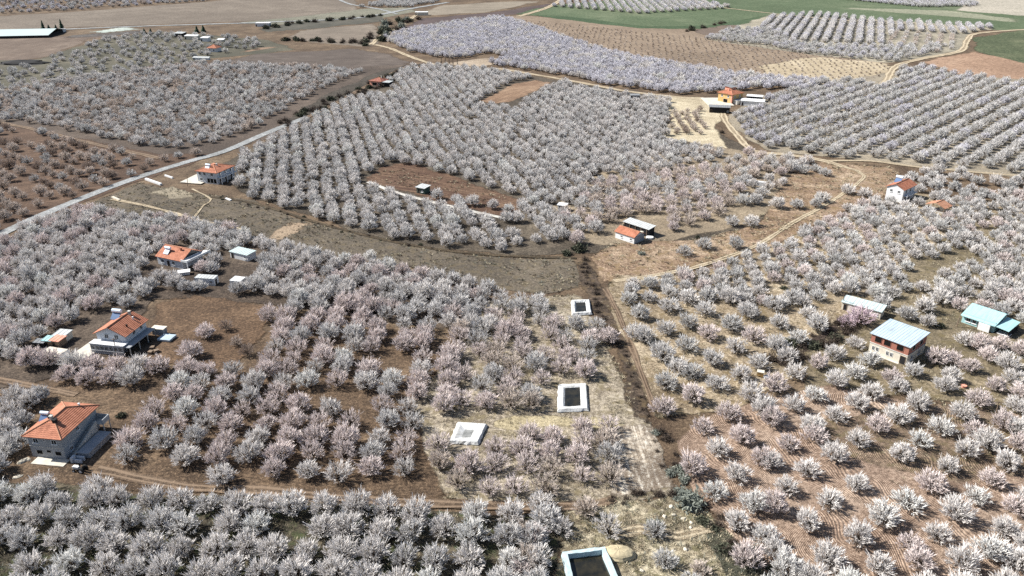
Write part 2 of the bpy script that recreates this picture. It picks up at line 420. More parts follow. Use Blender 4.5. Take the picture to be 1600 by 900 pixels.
field('ploughed_field', [(-260, 110), (-200, 66), (0, 60), (120, 55), (215, 50), (140, 62), (80, 88), (0, 100)], soil('ploughed_orange', **S3((88, 70, 58), (120, 99, 83), (148, 127, 108)), scale=0.012, streak=R(78)))
field('orchard_grass', [(-200, 150), (-100, 95), (60, 92), (150, 62), (250, 48), (420, 62), (470, 78), (330, 92), (190, 118), (0, 140)], soil('orchard_grass_soil', **S3((66, 66, 52), (94, 90, 72), (120, 112, 90)), scale=0.02))
field('red_ploughed_field', [(185, 118), (230, 103), (320, 94), (345, 97), (260, 112)], soil('ploughed_red', **S3((84, 64, 54), (110, 84, 72), (130, 100, 84)), scale=0.03, streak=R(20)))
field('fallow_field', [(345, 97), (400, 84), (560, 75), (615, 85), (650, 100), (590, 112), (470, 110), (380, 104)], soil('fallow_brown', **S3((76, 64, 57), (104, 91, 82), (124, 109, 97)), scale=0.015, streak=R(8)))
field('brown_strip_field', [(340, 92), (400, 74), (450, 72), (360, 86)], soil('strip_orange', **S3((120, 92, 70), (154, 122, 94), (170, 140, 110)), scale=0.03))
field('dark_plum_field', [(620, 45), (660, 28), (760, 20), (860, 5), (870, 16), (760, 28), (680, 42)], soil('plum_soil', **S3((72, 58, 56), (98, 80, 80), (118, 98, 94)), scale=0.012, streak=R(12)))
field('tan_field', [(640, 26), (690, 8), (800, 2), (850, 2), (760, 20)], soil('tan_far', **S3((120, 108, 90), (146, 132, 112), (160, 146, 126)), scale=0.01))
field('green_field', [(800, 22), (860, 8), (1000, -4), (1300, -20), (1900, -30), (1900, 70), (1620, 50), (1500, 45), (1330, 32), (1120, 44), (1000, 42), (900, 30)], soil('green_crop', **S3((66, 88, 52), (88, 110, 72), (128, 136, 100)), scale=0.006, streak=R(3), fine=0.35))
field('dark_green_field', [(820, 20), (900, 27), (1010, 41), (1100, 40), (1210, 22), (1240, 27), (1100, 46), (1000, 50), (880, 34)], soil('green_crop_dark', **S3((50, 76, 42), (66, 94, 56), (92, 112, 72)), scale=0.01, fine=0.35))
field('pale_strip_field', [(1210, 20), (1300, 12), (1600, 36), (1600, 30), (1480, 16), (1330, 12)], soil('pale_green', **S3((120, 124, 98), (146, 148, 118), (168, 166, 136)), scale=0.01, fine=0.35))
field('pale_field', [(1490, 16), (1520, -8), (1800, -12), (1800, 22), (1600, 26)], soil('pale_far', **S3((150, 144, 124), (176, 166, 148), (196, 184, 164)), scale=0.006, fine=0.3))
field('young_orchard_ground', [(780, 26), (830, 24), (1000, 44), (1100, 45), (1180, 60), (1260, 82), (1330, 92), (1395, 98), (1385, 128), (1280, 136), (1150, 122), (960, 86), (860, 52)], soil('young_ground', **S3((118, 98, 78), (150, 126, 102), (176, 152, 122)), scale=0.012, streak=R(-60), fine=0.5))
field('straw_field', [(1180, 104), (1270, 88), (1394, 99), (1384, 126), (1290, 134), (1200, 122)], soil('straw_far', **S3((156, 136, 104), (196, 176, 138), (214, 196, 160)), scale=0.02, streak=R(-20), fine=0.5))
field('rust_field', [(1080, 48), (1130, 38), (1220, 42), (1160, 60), (1110, 58)], soil('rust_far', **S3((96, 80, 68), (122, 102, 88), (138, 118, 98)), scale=0.02))
field('far_orchard_ground', [(1095, 62), (1200, 22), (1370, 30), (1560, 44), (1520, 52), (1515, 78), (1440, 92), (1390, 100), (1250, 84)], soil('far_orchard_soil', **S3((112, 108, 92), (150, 140, 118), (205, 192, 162)), scale=0.015))
field('green_wheat_field', [(1518, 58), (1640, 40), (1800, 50), (1800, 150), (1600, 104), (1520, 80)], soil('wheat', **S3((58, 72, 42), (80, 94, 58), (124, 126, 88)), scale=0.012, fine=0.4))
field('orange_field', [(1430, 96), (1520, 80), (1600, 98), (1800, 140), (1800, 180), (1600, 130), (1500, 118)], soil('orange_soil', **S3((140, 104, 78), (168, 128, 98), (190, 152, 120)), scale=0.012, fine=0.4))
field('netted_field', [(128, 51), (205, 41), (226, 46), (160, 53)], soil('netting', **S3((150, 162, 152), (170, 184, 174), (186, 198, 188)), scale=0.02, fine=0.3))
field('dark_strip_field', [(95, 60), (110, 55), (230, 46), (240, 50), (180, 56)], soil('dark_far_strip', **S3((70, 64, 60), (92, 86, 82), (110, 102, 96)), scale=0.02, fine=0.3))
# middle distance
field('orchard_soil', [(-200, 200), (0, 150), (150, 120), (350, 95), (480, 108), (640, 100), (600, 130), (430, 215), (340, 245), (200, 260), (0, 230)], soil('left_soil', **S3((70, 58, 50), (100, 84, 72), (124, 106, 90)), scale=0.025))
field('brown_orchard_soil', [(-300, 420), (-200, 220), (0, 192), (120, 215), (250, 240), (350, 240), (180, 300), (10, 366)], soil('left_brown', **S3((74, 52, 38), (106, 78, 58), (132, 100, 76)), scale=0.03, streak=R(30)))
field('middle_orchard_soil', [(330, 262), (470, 190), (620, 110), (700, 100), (830, 118), (1050, 150), (1180, 240), (1320, 262), (1180, 360), (1000, 395), (800, 405), (600, 380), (380, 306)], soil('mid_soil', **S3((54, 46, 36), (88, 76, 62), (126, 112, 92)), scale=0.03))
field('grass_meadow', [(130, 322), (220, 285), (300, 300), (400, 312), (480, 345), (600, 372), (700, 392), (800, 402), (905, 402), (915, 450), (850, 462), (760, 452), (690, 430), (560, 402), (470, 396), (420, 385), (330, 368), (200, 340)], soil('meadow', **S3((76, 68, 56), (104, 92, 76), (128, 114, 94)), scale=0.035, sparse=rgb(100, 90, 72)))
field('trampled_earth', [(415, 374), (452, 345), (502, 346), (470, 364), (436, 382)], soil('trampled', **S3((136, 112, 86), (164, 136, 106), (180, 154, 122)), scale=0.06))
field('trampled_earth', [(225, 302), (270, 288), (302, 300), (306, 312), (262, 312)], soil('trampled_tan', **S3((126, 114, 92), (156, 142, 114), (172, 158, 130)), scale=0.06))
field('cleared_plot', [(560, 282), (602, 256), (644, 254), (830, 314), (806, 346), (690, 318)], soil('plot_brown', **S3((80, 52, 38), (114, 82, 60), (144, 110, 80)), scale=0.06, streak=R(-25)))
field('ploughed_plot', [(748, 157), (800, 131), (840, 124), (868, 128), (800, 160), (762, 164)], soil('plot_orange', **S3((118, 86, 62), (156, 118, 86), (178, 142, 108)), scale=0.03, streak=R(60)))
field('ploughed_plot', [(690, 100), (760, 90), (830, 92), (780, 102), (720, 106)], soil('plot_pale', **S3((130, 110, 88), (172, 150, 122), (196, 174, 146)), scale=0.03))
field('straw_yard', [(1000, 148), (1100, 152), (1142, 168), (1120, 200), (1150, 240), (1060, 220), (1020, 212), (1048, 184)], soil('yard_straw', **S3((160, 142, 108), (205, 188, 150), (224, 208, 172)), scale=0.04))
field('grey_orchard_ground', [(1125, 190), (1180, 150), (1300, 128), (1400, 110), (1600, 124), (1900, 170), (1900, 300), (1600, 280), (1350, 252), (1200, 240)], soil('grey_ground', **S3((120, 110, 92), (156, 142, 118), (186, 170, 142)), scale=0.02))
field('beige_orchard_ground', [(850, 330), (940, 265), (1080, 225), (1200, 240), (1310, 262), (1180, 350), (1010, 390), (900, 380)], soil('beige_ground', **S3((116, 100, 78), (150, 130, 102), (176, 156, 124)), scale=0.04))
field('open_ground', [(918, 402), (960, 380), (1100, 372), (1180, 350), (1210, 300), (1250, 250), (1400, 262), (1440, 290), (1330, 330), (1200, 392), (1000, 440), (940, 445)], soil('open_tan', **S3((98, 70, 48), (156, 122, 92), (204, 176, 142)), scale=0.05, sparse=rgb(124, 106, 78)))
# near part
field('white_orchard_ground', [(-400, 640), (-300, 420), (10, 372), (130, 326), (330, 366), (430, 388), (560, 404), (770, 455), (700, 520), (430, 480), (240, 470), (150, 580), (0, 610)], soil('white_ground', **S3((54, 42, 34), (86, 70, 56), (120, 102, 84)), scale=0.05))
field('raked_yard', [(225, 560), (240, 470), (300, 458), (430, 480), (420, 520), (372, 572), (320, 584)], soil('raked_brown', **S3((76, 54, 36), (114, 84, 57), (148, 113, 80)), scale=0.06, rake=(R(68), .8, 5), rake_amt=.14))
field('pink_orchard_ground', [(-100, 760), (-60, 620), (150, 590), (260, 570), (380, 575), (440, 485), (600, 500), (700, 560), (660, 640), (700, 790), (300, 775)], soil('pink_ground', **S3((66, 49, 34), (108, 82, 58), (150, 120, 88)), scale=0.06, rake=(R(80), 1.0, 5), rake_amt=.1))
field('straw_orchard_ground', [(690, 780), (640, 640), (690, 560), (760, 470), (910, 460), (960, 560), (1020, 660), (1060, 780), (860, 805)], soil('straw_ground', **S3((106, 92, 74), (168, 152, 126), (206, 192, 166)), scale=0.06, sparse=rgb(118, 108, 84)))
field('dry_grass_strip', [(740, 662), (800, 648), (930, 650), (1010, 664), (1000, 676), (900, 668), (800, 676)], soil('dry_strip', **S3((150, 134, 96), (190, 172, 128), (206, 190, 148)), scale=0.1))
field('pale_orchard_ground', [(935, 470), (960, 428), (1080, 430), (1180, 395), (1340, 325), (1420, 300), (1700, 330), (1900, 460), (1900, 640), (1600, 620), (1420, 600), (1250, 590), (1160, 640), (1020, 660), (970, 560)], soil('pale_ground', **S3((104, 86, 62), (168, 146, 114), (210, 190, 156)), scale=0.05, sparse=rgb(116, 102, 76)))
field('olive_orchard_ground', [(1250, 545), (1330, 480), (1420, 400), (1560, 330), (1900, 420), (1900, 640), (1600, 660), (1420, 620), (1250, 620)], soil('olive_ground', **S3((90, 80, 58), (130, 114, 86), (166, 146, 112)), scale=0.06, sparse=rgb(104, 94, 68)))
field('red_orchard_ground', [(1052, 690), (1090, 655), (1180, 625), (1300, 600), (1480, 640), (1900, 660), (1900, 1000), (1230, 960), (1150, 860), (1080, 770)], soil('red_ground', **S3((120, 92, 72), (170, 138, 114), (200, 172, 146)), scale=0.05, rake=(R(25), 0.48, 14), rake_amt=0.11))
field('weedy_ground', [(1260, 660), (1420, 630), (1560, 640), (1640, 740), (1500, 760), (1330, 720)], soil('weedy', **S3((92, 74, 56), (146, 118, 94), (180, 152, 124)), scale=0.08, rake=(R(25), 0.48, 14), rake_amt=.1, sparse=rgb(110, 98, 74)))
field('dark_orchard_ground', [(-300, 1000), (-200, 752), (0, 752), (130, 757), (300, 772), (640, 792), (860, 806), (880, 850), (850, 1000)], soil('front_ground', **S3((48, 44, 32), (80, 72, 54), (120, 106, 82)), scale=0.09, sparse=rgb(70, 78, 50)))
field('rough_ground', [(830, 1000), (872, 850), (858, 800), (960, 780), (1062, 770), (1110, 800), (1160, 850), (1240, 960), (1240, 1000)], soil('rough_straw', **S3((84, 72, 52), (160, 142, 108), (216, 202, 166)), scale=0.12, sparse=rgb(96, 92, 64), fine=0.9))
field('scrub_ground', [(1090, 820), (1130, 822), (1190, 880), (1250, 1000), (1180, 1000), (1120, 880)], soil('scrub_soil', **S3((52, 54, 42), (76, 76, 58), (100, 98, 76)), scale=0.1))
field('tilled_strip', [(958, 664), (1018, 660), (1064, 770), (954, 777)], soil('tilled', **S3((104, 86, 68), (200, 180, 152), (240, 228, 206)), scale=0.05, streak=R(-87)))
field('ditch', [(892, 408), (922, 405), (946, 450), (980, 530), (1006, 596), (1020, 668), (986, 664), (964, 560), (930, 500)], soil('ditch_soil', **S3((46, 36, 28), (78, 63, 50), (124, 102, 82)), scale=0.2, sparse=rgb(96, 82, 62)), feather=1.6)
field('hedge_ground', [(1255, 530), (1330, 486), (1345, 500), (1280, 548), (1210, 580), (1200, 570)], soil('hedge_soil', **S3((50, 38, 32), (74, 58, 48), (98, 80, 66)), scale=0.1))
field('hedge_ground', [(430, 206), (462, 176), (510, 146), (590, 112), (655, 98), (662, 102), (570, 136), (500, 178)], soil('hedge_soil_far', **S3((52, 46, 38), (76, 68, 58), (98, 88, 76)), scale=0.06))
ROADS.append(([(p.x, p.y) for p in (G(972, 565), G(990, 660), G(1005, 775))], 4.0))
# roads and tracks
M['paved'] = road_mat('road_surface', rgb(128, 130, 130, .8), rgb(164, 168, 170, .8), rgb(190, 192, 192, .8))
M['track'] = road_mat('track_surface', rgb(122, 108, 88, .8), rgb(164, 148, 124, .8), rgb(206, 192, 166, .8), True)
M['track_brown'] = road_mat('brown_track_surface', rgb(76, 63, 51, .75), rgb(112, 94, 78, .75), rgb(150, 130, 110, .75), True)
M['bank'] = road_mat('bank_surface', rgb(52, 44, 34), rgb(76, 66, 52), rgb(104, 92, 74))
M['path_white'] = road_mat('concrete_path_surface', rgb(170, 166, 158), rgb(206, 202, 194), rgb(220, 218, 212))
ribbon('road', [(-60, 400), (10, 362), (100, 322), (200, 283), (290, 254), (350, 237), (420, 207), (480, 183)], 4.6, M['paved'], wob=.05)
ribbon('road', [(478, 184), (520, 164), (570, 136)], 3.6, M['track_brown'])
ribbon('road', [(568, 137), (610, 116), (640, 103), (662, 98)], 3.4, M['track_brown'])
ribbon('track', [(585, 70), (610, 76), (650, 92), (700, 105), (780, 108), (830, 116), (900, 128), (980, 143), (1060, 152), (1130, 160)], 4.2, M['track'])
ribbon('track', [(580, 70), (598, 55), (622, 42), (650, 24)], 5, M['track'])
ribbon('track', [(1128, 164), (1132, 186), (1150, 210), (1178, 236), (1230, 242), (1290, 252), (1320, 262)], 4.0, M['track'])
ribbon('track', [(1290, 252), (1360, 252), (1440, 262), (1600, 276)], 2.4, M['track'])
ribbon('track', [(1320, 262), (1350, 275), (1310, 308), (1240, 348), (1180, 385), (1080, 420), (960, 440)], 2.0, M['track'], wob=.4)
ribbon('track', [(945, 452), (965, 490), (985, 540), (1008, 600), (1022, 640)], 1.6, M['track_brown'], wob=.5)
ribbon('track', [(1385, 128), (1400, 104), (1440, 92), (1500, 80), (1512, 62), (1530, 52), (1620, 45)], 5.5, M['track'])
ribbon('track', [(1385, 126), (1372, 134)], 3.5, M['track'])
ribbon('track', [(-60, 182), (0, 192), (60, 204), (150, 226), (250, 248)], 3.2, M['track_brown'])
ribbon('track', [(175, 312), (240, 325), (300, 342), (380, 360)], 1.9, M['track'], wob=.5)
ribbon('footpath', [(300, 345), (318, 322), (330, 312), (300, 296)], .9, M['track'], wob=.5)
ribbon('field_bank', [(330, 308), (400, 319), (500, 350), (600, 375), (700, 393), (800, 401), (900, 404)], 1.6, M['bank'], wob=.4)
ribbon('track', [(150, 735), (290, 762), (420, 768), (560, 782), (720, 790), (900, 792), (960, 780)], 2.6, M['track_brown'])
ribbon('track', [(-20, 592), (60, 606), (120, 618)], 2.2, M['track_brown'], wob=.4)
ribbon('track', [(960, 840), (1000, 828), (1060, 838), (1120, 822)], 2.8, M['track'])
ribbon('concrete_path', [(575, 285), (620, 302), (690, 320), (760, 336), (800, 344)], 2.2, M['path_white'], wob=.06)
ribbon('track', [(810, 26), (850, 14), (872, 3), (890, -10)], 7, M['track'])
ribbon('track', [(1110, 10), (1250, 26), (1330, 33)], 4, M['track'])
ribbon('road', [(60, 48), (200, 42), (360, 37), (440, 34), (560, 28), (640, 14), (700, 4)], 7, M['paved'])
ribbon('road', [(520, -6), (545, 6), (590, 14), (620, 22)], 5, M['paved'])

# ------------------------------------------------------------------ buildings
FOOT = []                                                     # circles trees keep clear of
def keep_clear(x, y, r): FOOT.append((x, y, r))
def clear_house(root, W, L, pad=2.0):
    m = root.matrix_basis; st = 3.0
    for i in range(int(W / st) + 2):
        for j in range(int(L / st) + 2):
            p = m @ Vector((min(W, i * st), min(L, j * st), 0)); keep_clear(p.x, p.y, 1.6 + pad)
def house(name, px, z, ang, ov, label, cat='house'):
    """Empty at the ground corner under the eave corner seen at px"""
    p = G(px[0], px[1], z); a = R(ang)
    q = Vector((p.x + ov * math.cos(a) - ov * math.sin(a), p.y + ov * math.sin(a) + ov * math.cos(a), 0))
    return empty(name, q, a, label, cat)
def T(side, W, L):
    return {'F': lambda a, d: (a, -d), 'R': lambda a, d: (W + d, a), 'L': lambda a, d: (-d, a), 'B': lambda a, d: (a, L + d)}[side]
def sbox(mb, t, a0, a1, d0, d1, z0, z1, m=0):
    x0, y0 = t(a0, d0); x1, y1 = t(a1, d1); mb.box(x0, y0, z0, x1, y1, z1, m)
def window(p, side, a, z, w_, h, W=0, L=0, frame='white', sill=True, bars=1):
    t = T(side, W, L); mb = MB(); b = 0.09
    sbox(mb, t, a, a + b, -.05, .06, z, z + h); sbox(mb, t, a + w_ - b, a + w_, -.05, .06, z, z + h)
    sbox(mb, t, a + b, a + w_ - b, -.05, .06, z, z + b); sbox(mb, t, a + b, a + w_ - b, -.05, .06, z + h - b, z + h)
    for k in range(bars):
        c = a + w_ * (k + 1) / (bars + 1); sbox(mb, t, c - .03, c + .03, -.05, .05, z + b, z + h - b)
    f = mb.build('window', M[frame], p)
    mb = MB(); sbox(mb, t, a + b, a + w_ - b, -.04, .02, z + b, z + h - b); mb.build('pane', M['glass'], f)
    if sill:
        mb = MB(); sbox(mb, t, a - .12, a + w_ + .12, -.05, .18, z - .12, z - .002); mb.build('sill', M['white'], f)
    return f
def door(p, side, a, w_, h, W=0, L=0, z=0.0, mat='dark'):
    t = T(side, W, L); mb = MB(); b = .1
    sbox(mb, t, a, a + b, -.05, .07, z, z + h); sbox(mb, t, a + w_ - b, a + w_, -.05, .07, z, z + h); sbox(mb, t, a + b, a + w_ - b, -.05, .07, z + h - b, z + h)
    d = mb.build('door', M['wood'], p)
    mb = MB(); sbox(mb, t, a + b, a + w_ - b, -.04, .025, z + .01, z + h - b); mb.build('door_panel', M[mat], d)
    return d
def opening(p, side, a, z, w_, h, W=0, L=0, fr='concrete'):
    """unglazed opening: black panel painted as the unlit inside, in a proud concrete surround"""
    t = T(side, W, L); mb = MB(); b = .06
    sbox(mb, t, a, a + b, -.05, .05, z, z + h); sbox(mb, t, a + w_ - b, a + w_, -.05, .05, z, z + h)
    sbox(mb, t, a + b, a + w_ - b, -.05, .05, z, z + b); sbox(mb, t, a + b, a + w_ - b, -.05, .05, z + h - b, z + h)
    o = mb.build('window_opening', M[fr], p)
    mb = MB(); sbox(mb, t, a + b, a + w_ - b, -.04, .012, z + b, z + h - b); mb.build('shade_panel', M['void'], o)  # flush black panel, the shade of the inside as colour
def hip_roof(p, W, L, z, rise, ov, mat, caps=True, along='y', name='roof', frac=1.0):
    x0, x1, y0, y1 = -ov, W + ov, -ov, L + ov; mb = MB()
    if along == 'y':
        h = (x1 - x0) / 2 * frac; A = (W / 2, y0 + h, z + rise); B = (W / 2, max(y0 + h + .05, y1 - h), z + rise)
        c = [(x0, y0, z), (x1, y0, z), (x1, y1, z), (x0, y1, z)]
        mb.slope(c[0], c[1], A, A); mb.slope(c[1], c[2], B, A); mb.slope(c[2], c[3], B, B); mb.slope(c[3], c[0], A, B)
        hips = [(c[0], A), (c[1], A), (c[2], B), (c[3], B), (A, B)]
    else:
        h = (y1 - y0) / 2 * frac; A = (x0 + h, L / 2, z + rise); B = (max(x0 + h + .05, x1 - h), L / 2, z + rise)
        c = [(x0, y0, z), (x1, y0, z), (x1, y1, z), (x0, y1, z)]
        mb.slope(c[0], c[1], B, A); mb.slope(c[1], c[2], B, B); mb.slope(c[2], c[3], A, B); mb.slope(c[3], c[0], A, A)
        hips = [(c[0], A), (c[3], A), (c[1], B), (c[2], B), (A, B)]
    r = mb.build(name, M[mat], p)
    if caps:
        for a, b in hips:
            mb = MB(); up = Vector((0, 0, .07)); mb.tube(Vector(a) + up, Vector(b) + up, .13, n=6); mb.build('ridge_cap', M['tile_pale'], r)
    return r
def gable_roof(p, W, L, z, rise, ov, mat, along='y', ovg=None, name='roof', wall='white', caps=True, ridge=0.5):
    """two slopes; the gable triangles belong to the wall part built by the caller"""
    g = ov if ovg is None else ovg; mb = MB()
    if along == 'y':
        xr = W * ridge; A = (xr, -g, z + rise); B = (xr, L + g, z + rise)
        zl = z - ov * rise / xr; zr = z - ov * rise / (W - xr)
        mb.slope((W + ov, -g, zr), (W + ov, L + g, zr), B, A); mb.slope((-ov, L + g, zl), (-ov, -g, zl), A, B)
    else:
        yr = L * ridge; A = (-g, yr, z + rise); B = (W + g, yr, z + rise)
        zf = z - ov * rise / yr; zb = z - ov * rise / (L - yr)
        mb.slope((-g, -ov, zf), (W + g, -ov, zf), B, A); mb.slope((W + g, L + ov, zb), (-g, L + ov, zb), A, B)
    r = mb.build(name, M[mat], p)
    if caps:
        mb = MB(); up = Vector((0, 0, .07)); mb.tube(Vector(A) + up, Vector(B) + up, .13, n=6); mb.build('ridge_cap', M['tile_pale'], r)
    return r
def walls(p, W, L, h, mat, gable=None, rise=0, name='wall', z0=0.0, ridge=.5):
    mb = MB(); mb.box(0, 0, z0, W, L, h)
    if gable == 'y':
        for y0, y1 in ((0, .25), (L - .25, L)):
            mb.face([(0, y0, h), (W, y0, h), (W * ridge, y0, h + rise)])
            mb.face([(0, y1, h), (W * ridge, y1, h + rise), (W, y1, h)])
    if gable == 'x':
        for x0 in (0, W): mb.face([(x0, 0, h), (x0, L, h), (x0, L * ridge, h + rise)])
    return mb.build(name, M[mat], p)
def chimney(p, x, y, z, h=1.1, s=.55, mat='concrete'):
    mb = MB(); mb.box(x - s / 2, y - s / 2, z - .8, x + s / 2, y + s / 2, z + h); mb.box(x - s * .65, y - s * .65, z + h + .003, x + s * .65, y + s * .65, z + h + .15)
    c = mb.build('chimney', M[mat], p); return c
def solar_heater(p, x, y, z, face='F', s=1.0):
    """roof water heater: drum on a stand above a sloping panel"""
    root = MB()
    for a in (-.8, .8):
        root.tube((x + a * s, y + .5 * s, z - .4), (x + a * s, y + .5 * s, z + 1.2 * s), .05); root.tube((x + a * s, y - .7 * s, z - .5), (x + a * s, y + .5 * s, z + 1.0 * s), .04)
    root.tube((x - .8 * s, y + .5 * s, z + .1), (x + .8 * s, y + .5 * s, z + .1), .05)
    st = root.build('solar_water_heater', M['metal_grey'], p)
    mb = MB(); mb.tube((x - 1.1 * s, y + .55 * s, z + 1.5 * s), (x + 1.1 * s, y + .55 * s, z + 1.5 * s), .42 * s, n=10); mb.build('water_tank', M['tank'], st)
    mb = MB(); mb.slab([(x - 1.0 * s, y - .9 * s, z - .1), (x + 1.0 * s, y - .9 * s, z - .1), (x + 1.0 * s, y + .4 * s, z + 1.05 * s), (x - 1.0 * s, y + .4 * s, z + 1.05 * s)], .08); mb.build('solar_panel', M['solar'], st)
    return st
def railing(p, pts, z, h=.9, mat='white', step=.45):
    mb = MB()
    for a, b in zip(pts[:-1], pts[1:]):
        A = Vector((a[0], a[1], z)); B = Vector((b[0], b[1], z)); up = Vector((0, 0, h))
        mb.tube(A + up, B + up, .05, n=4); mb.tube(A + up * .12, B + up * .12, .035, n=4)
        k = max(2, int((B - A).length / step))
        for i in range(k + 1): mb.tube(A.lerp(B, i / k), A.lerp(B, i / k) + up, .03, n=4)
    return mb.build('railing', M[mat], p)

def blob(name, px, rx, ry, hz, mat, label, cat, seed=1, n=14, m=6, rough=.18):
    r = random.Random(seed); mb = MB(); rows = []
    for j in range(m + 1):
        t = j / m; rad = math.cos(t * math.pi / 2) ** .8; z = hz * math.sin(t * math.pi / 2)
        rows.append([(rx * rad * math.cos(2 * math.pi * k / n) * (1 + r.uniform(-rough, rough)), ry * rad * math.sin(2 * math.pi * k / n) * (1 + r.uniform(-rough, rough)), z * (1 + r.uniform(-rough, rough) * .6)) for k in range(n)])
    for j in range(m):
        for k in range(n):
            q = (k + 1) % n; mb.face([rows[j][k], rows[j][q], rows[j + 1][q], rows[j + 1][k]])
    o = mb.build(name, M[mat], smooth=True); o.location = G(*px); o.rotation_euler = (0, 0, r.uniform(0, 6)); keep_clear(o.location.x, o.location.y, max(rx, ry) + 1.0)
    return tag(o, label, cat)
# --- grey two-storey house, bottom left
h = house('two_storey_house', (32.4, 682), 5.5, -8, .7, 'grey rendered two storey house with orange hip roof and outside stair at lower left')
W, L = 7.4, 11.4; clear_house(h, W + 5, L, 1.5)
walls(h, W, L, 5.5, 'grey_render'); rf = hip_roof(h, W, L, 5.5, 1.9, .7, 'tile')
mb = MB(); mb.box(-.05, -.05, 2.72, W + .05, L + .05, 2.9); mb.build('floor_band', M['concrete'], h)
window(h, 'F', 1.1, 3.7, 1.2, 1.1); window(h, 'F', 3.4, 4.3, .5, .5, sill=False, bars=0); window(h, 'F', 5.1, 3.7, 1.2, 1.1)
for a in (1.2, 5.3): opening(h, 'F', a, 1.0, 1.4, 1.0)
opening(h, 'F', 3.5, 1.5, 1.0, .7); window(h, 'R', 1.6, 1.0, 1.0, 1.0, W); window(h, 'R', 4.5, 3.8, 1.0, 1.0, W)
chimney(rf, W / 2 - .1, 3.4, 7.2, .8); chimney(rf, W / 2 + .9, 2.9, 6.9, .7, .7, 'dark'); chimney(rf, W / 2 - 1.1, 4.2, 6.8, .8, .6, 'dark')
chimney(rf, W / 2 + 1.6, 9.6, 6.6, .5, .3, 'white')
solar_heater(rf, .5, 5.0, 5.9, s=.85)
mb = MB(); n = 14
for i in range(n):
    y0 = 1.2 + i * .55; mb.box(W + .03, y0, 0, W + 1.25, y0 + .55, .25 + i * .2)
st = mb.build('staircase', M['concrete'], h)
mb = MB(); mb.hexa([(W + 1.26, 1.0), (W + 1.5, 1.0), (W + 1.5, 8.9), (W + 1.26, 8.9)], 0.0, [1.0, 1.0, 3.75, 3.75]); mb.build('parapet', M['concrete'], st)
mb = MB(); mb.box(W + .03, 9.0, 2.7, W + 2.9, L - .1, 2.9); bal = mb.build('balcony', M['concrete'], h)
mb = MB(); mb.box(W + 2.72, 9.0, 2.904, W + 2.9, L - .1, 3.9); mb.box(W + .05, L - .28, 2.904, W + 2.71, L - .1, 3.9); mb.build('parapet', M['grey_render'], bal)
for y in (9.15, L - .25):
    mb = MB(); mb.tube((W + 2.75, y, 0), (W + 2.75, y, 2.7), .12); mb.build('column', M['concrete'], bal)
mb = MB(); mb.box(W + 1.9, .9, 1.25, W + 4.6, 8.6, 1.45); lt = mb.build('lean_to', M['grey_render'], h)
mb = MB(); mb.box(W + 4.3, 1.1, 0, W + 4.5, 8.4, 1.246); mb.box(W + 1.95, 1.1, 0, W + 4.29, 1.3, 1.246); mb.build('wall', M['grey_render'], lt)
mb = MB(); mb.box(W + 1.6, -.9, 0, W + 2.1, .3, 1.35); mb.box(W + 2.11, -.7, 0, W + 3.9, -.45, .9); mb.box(W + 2.11, .2, 0, W + 3.9, .45, 1.1); mb.build('porch', M['blue_white'], h)
mb = MB(); mb.box(1.2, -2.3, 0, 8.3, -.02, .28); mb.build('terrace', M['pale_concrete'], h)

# --- house with white balcony, left
h = house('balcony_house', (144, 520), 5.0, -11, .6, 'white house with orange gable roof and long white balcony beside brown raked yard')
W, L = 8.0, 8.6; clear_house(h, W, L, 1.5)
walls(h, W, L, 5.0, 'blue_white', 'y', 1.9); rf = gable_roof(h, W, L, 5.0, 1.9, .6, 'tile', 'y', ridge=.5)
chimney(rf, 4.6, 7.6, 6.8, .7); chimney(rf, 6.2, 6.5, 6.0, .5, .3, 'white'); chimney(rf, 6.8, 3.0, 5.7, .4, .3, 'dark')
st = solar_heater(rf, 1.4, 6.6, 5.9, s=1.15)
mb = MB(); mb.box(-.9, -2.3, 2.75, 8.7, -.02, 2.95); bal = mb.build('balcony', M['white'], h)
mb = MB(); mb.box(-.7, -2.2, 0, 8.5, -1.95, 2.746); mb.build('front_wall', M['grey_render'], bal)
for k in range(7):
    window(bal, 'F', -.5 + k * 1.27, 1.25, 1.12, 1.25, frame='white', sill=False, bars=2).location = (0, -2.2, 0)
railing(bal, [(-.8, -2.36), (8.6, -2.36)], .35, .8, 'white', .35)
mb = MB(); mb.box(W + .02, -1.9, 2.3, W + 2.2, L + .3, 2.5); sl2 = mb.build('side_roof', M['grey_render'], h)
for y in (-1.7, 2, 5.5, L):
    mb = MB(); mb.box(W + 1.9, y, 0, W + 2.1, y + .2, 2.296); mb.build('column', M['concrete'], sl2)
mb = MB(); mb.box(W + .012, -.2, 0.05, W + .05, L - .5, 2.2); mb.build('undercut_shade', M['dark'], h)  # near-black sheet on the wall, painted for the shade under the overhang
window(h, 'R', 3, 3.3, 1.1, 1.1, W); window(h, 'R', 6, 3.3, 1.1, 1.1, W); window(h, 'F', 2.2, 3.5, 1.2, 1.2); window(h, 'F', 5.0, 3.5, 1.2, 1.2)
mb = MB(); mb.box(W + .5, L + .6, 1.9, W + 4.2, L + 2.6, 2.1); ax = mb.build('annex_roof', M['cream'], h)
mb = MB(); mb.box(W + .7, L + .8, 0, W + 4, L + 2.4, 1.896); mb.build('annex_wall', M['grey_render'], ax)

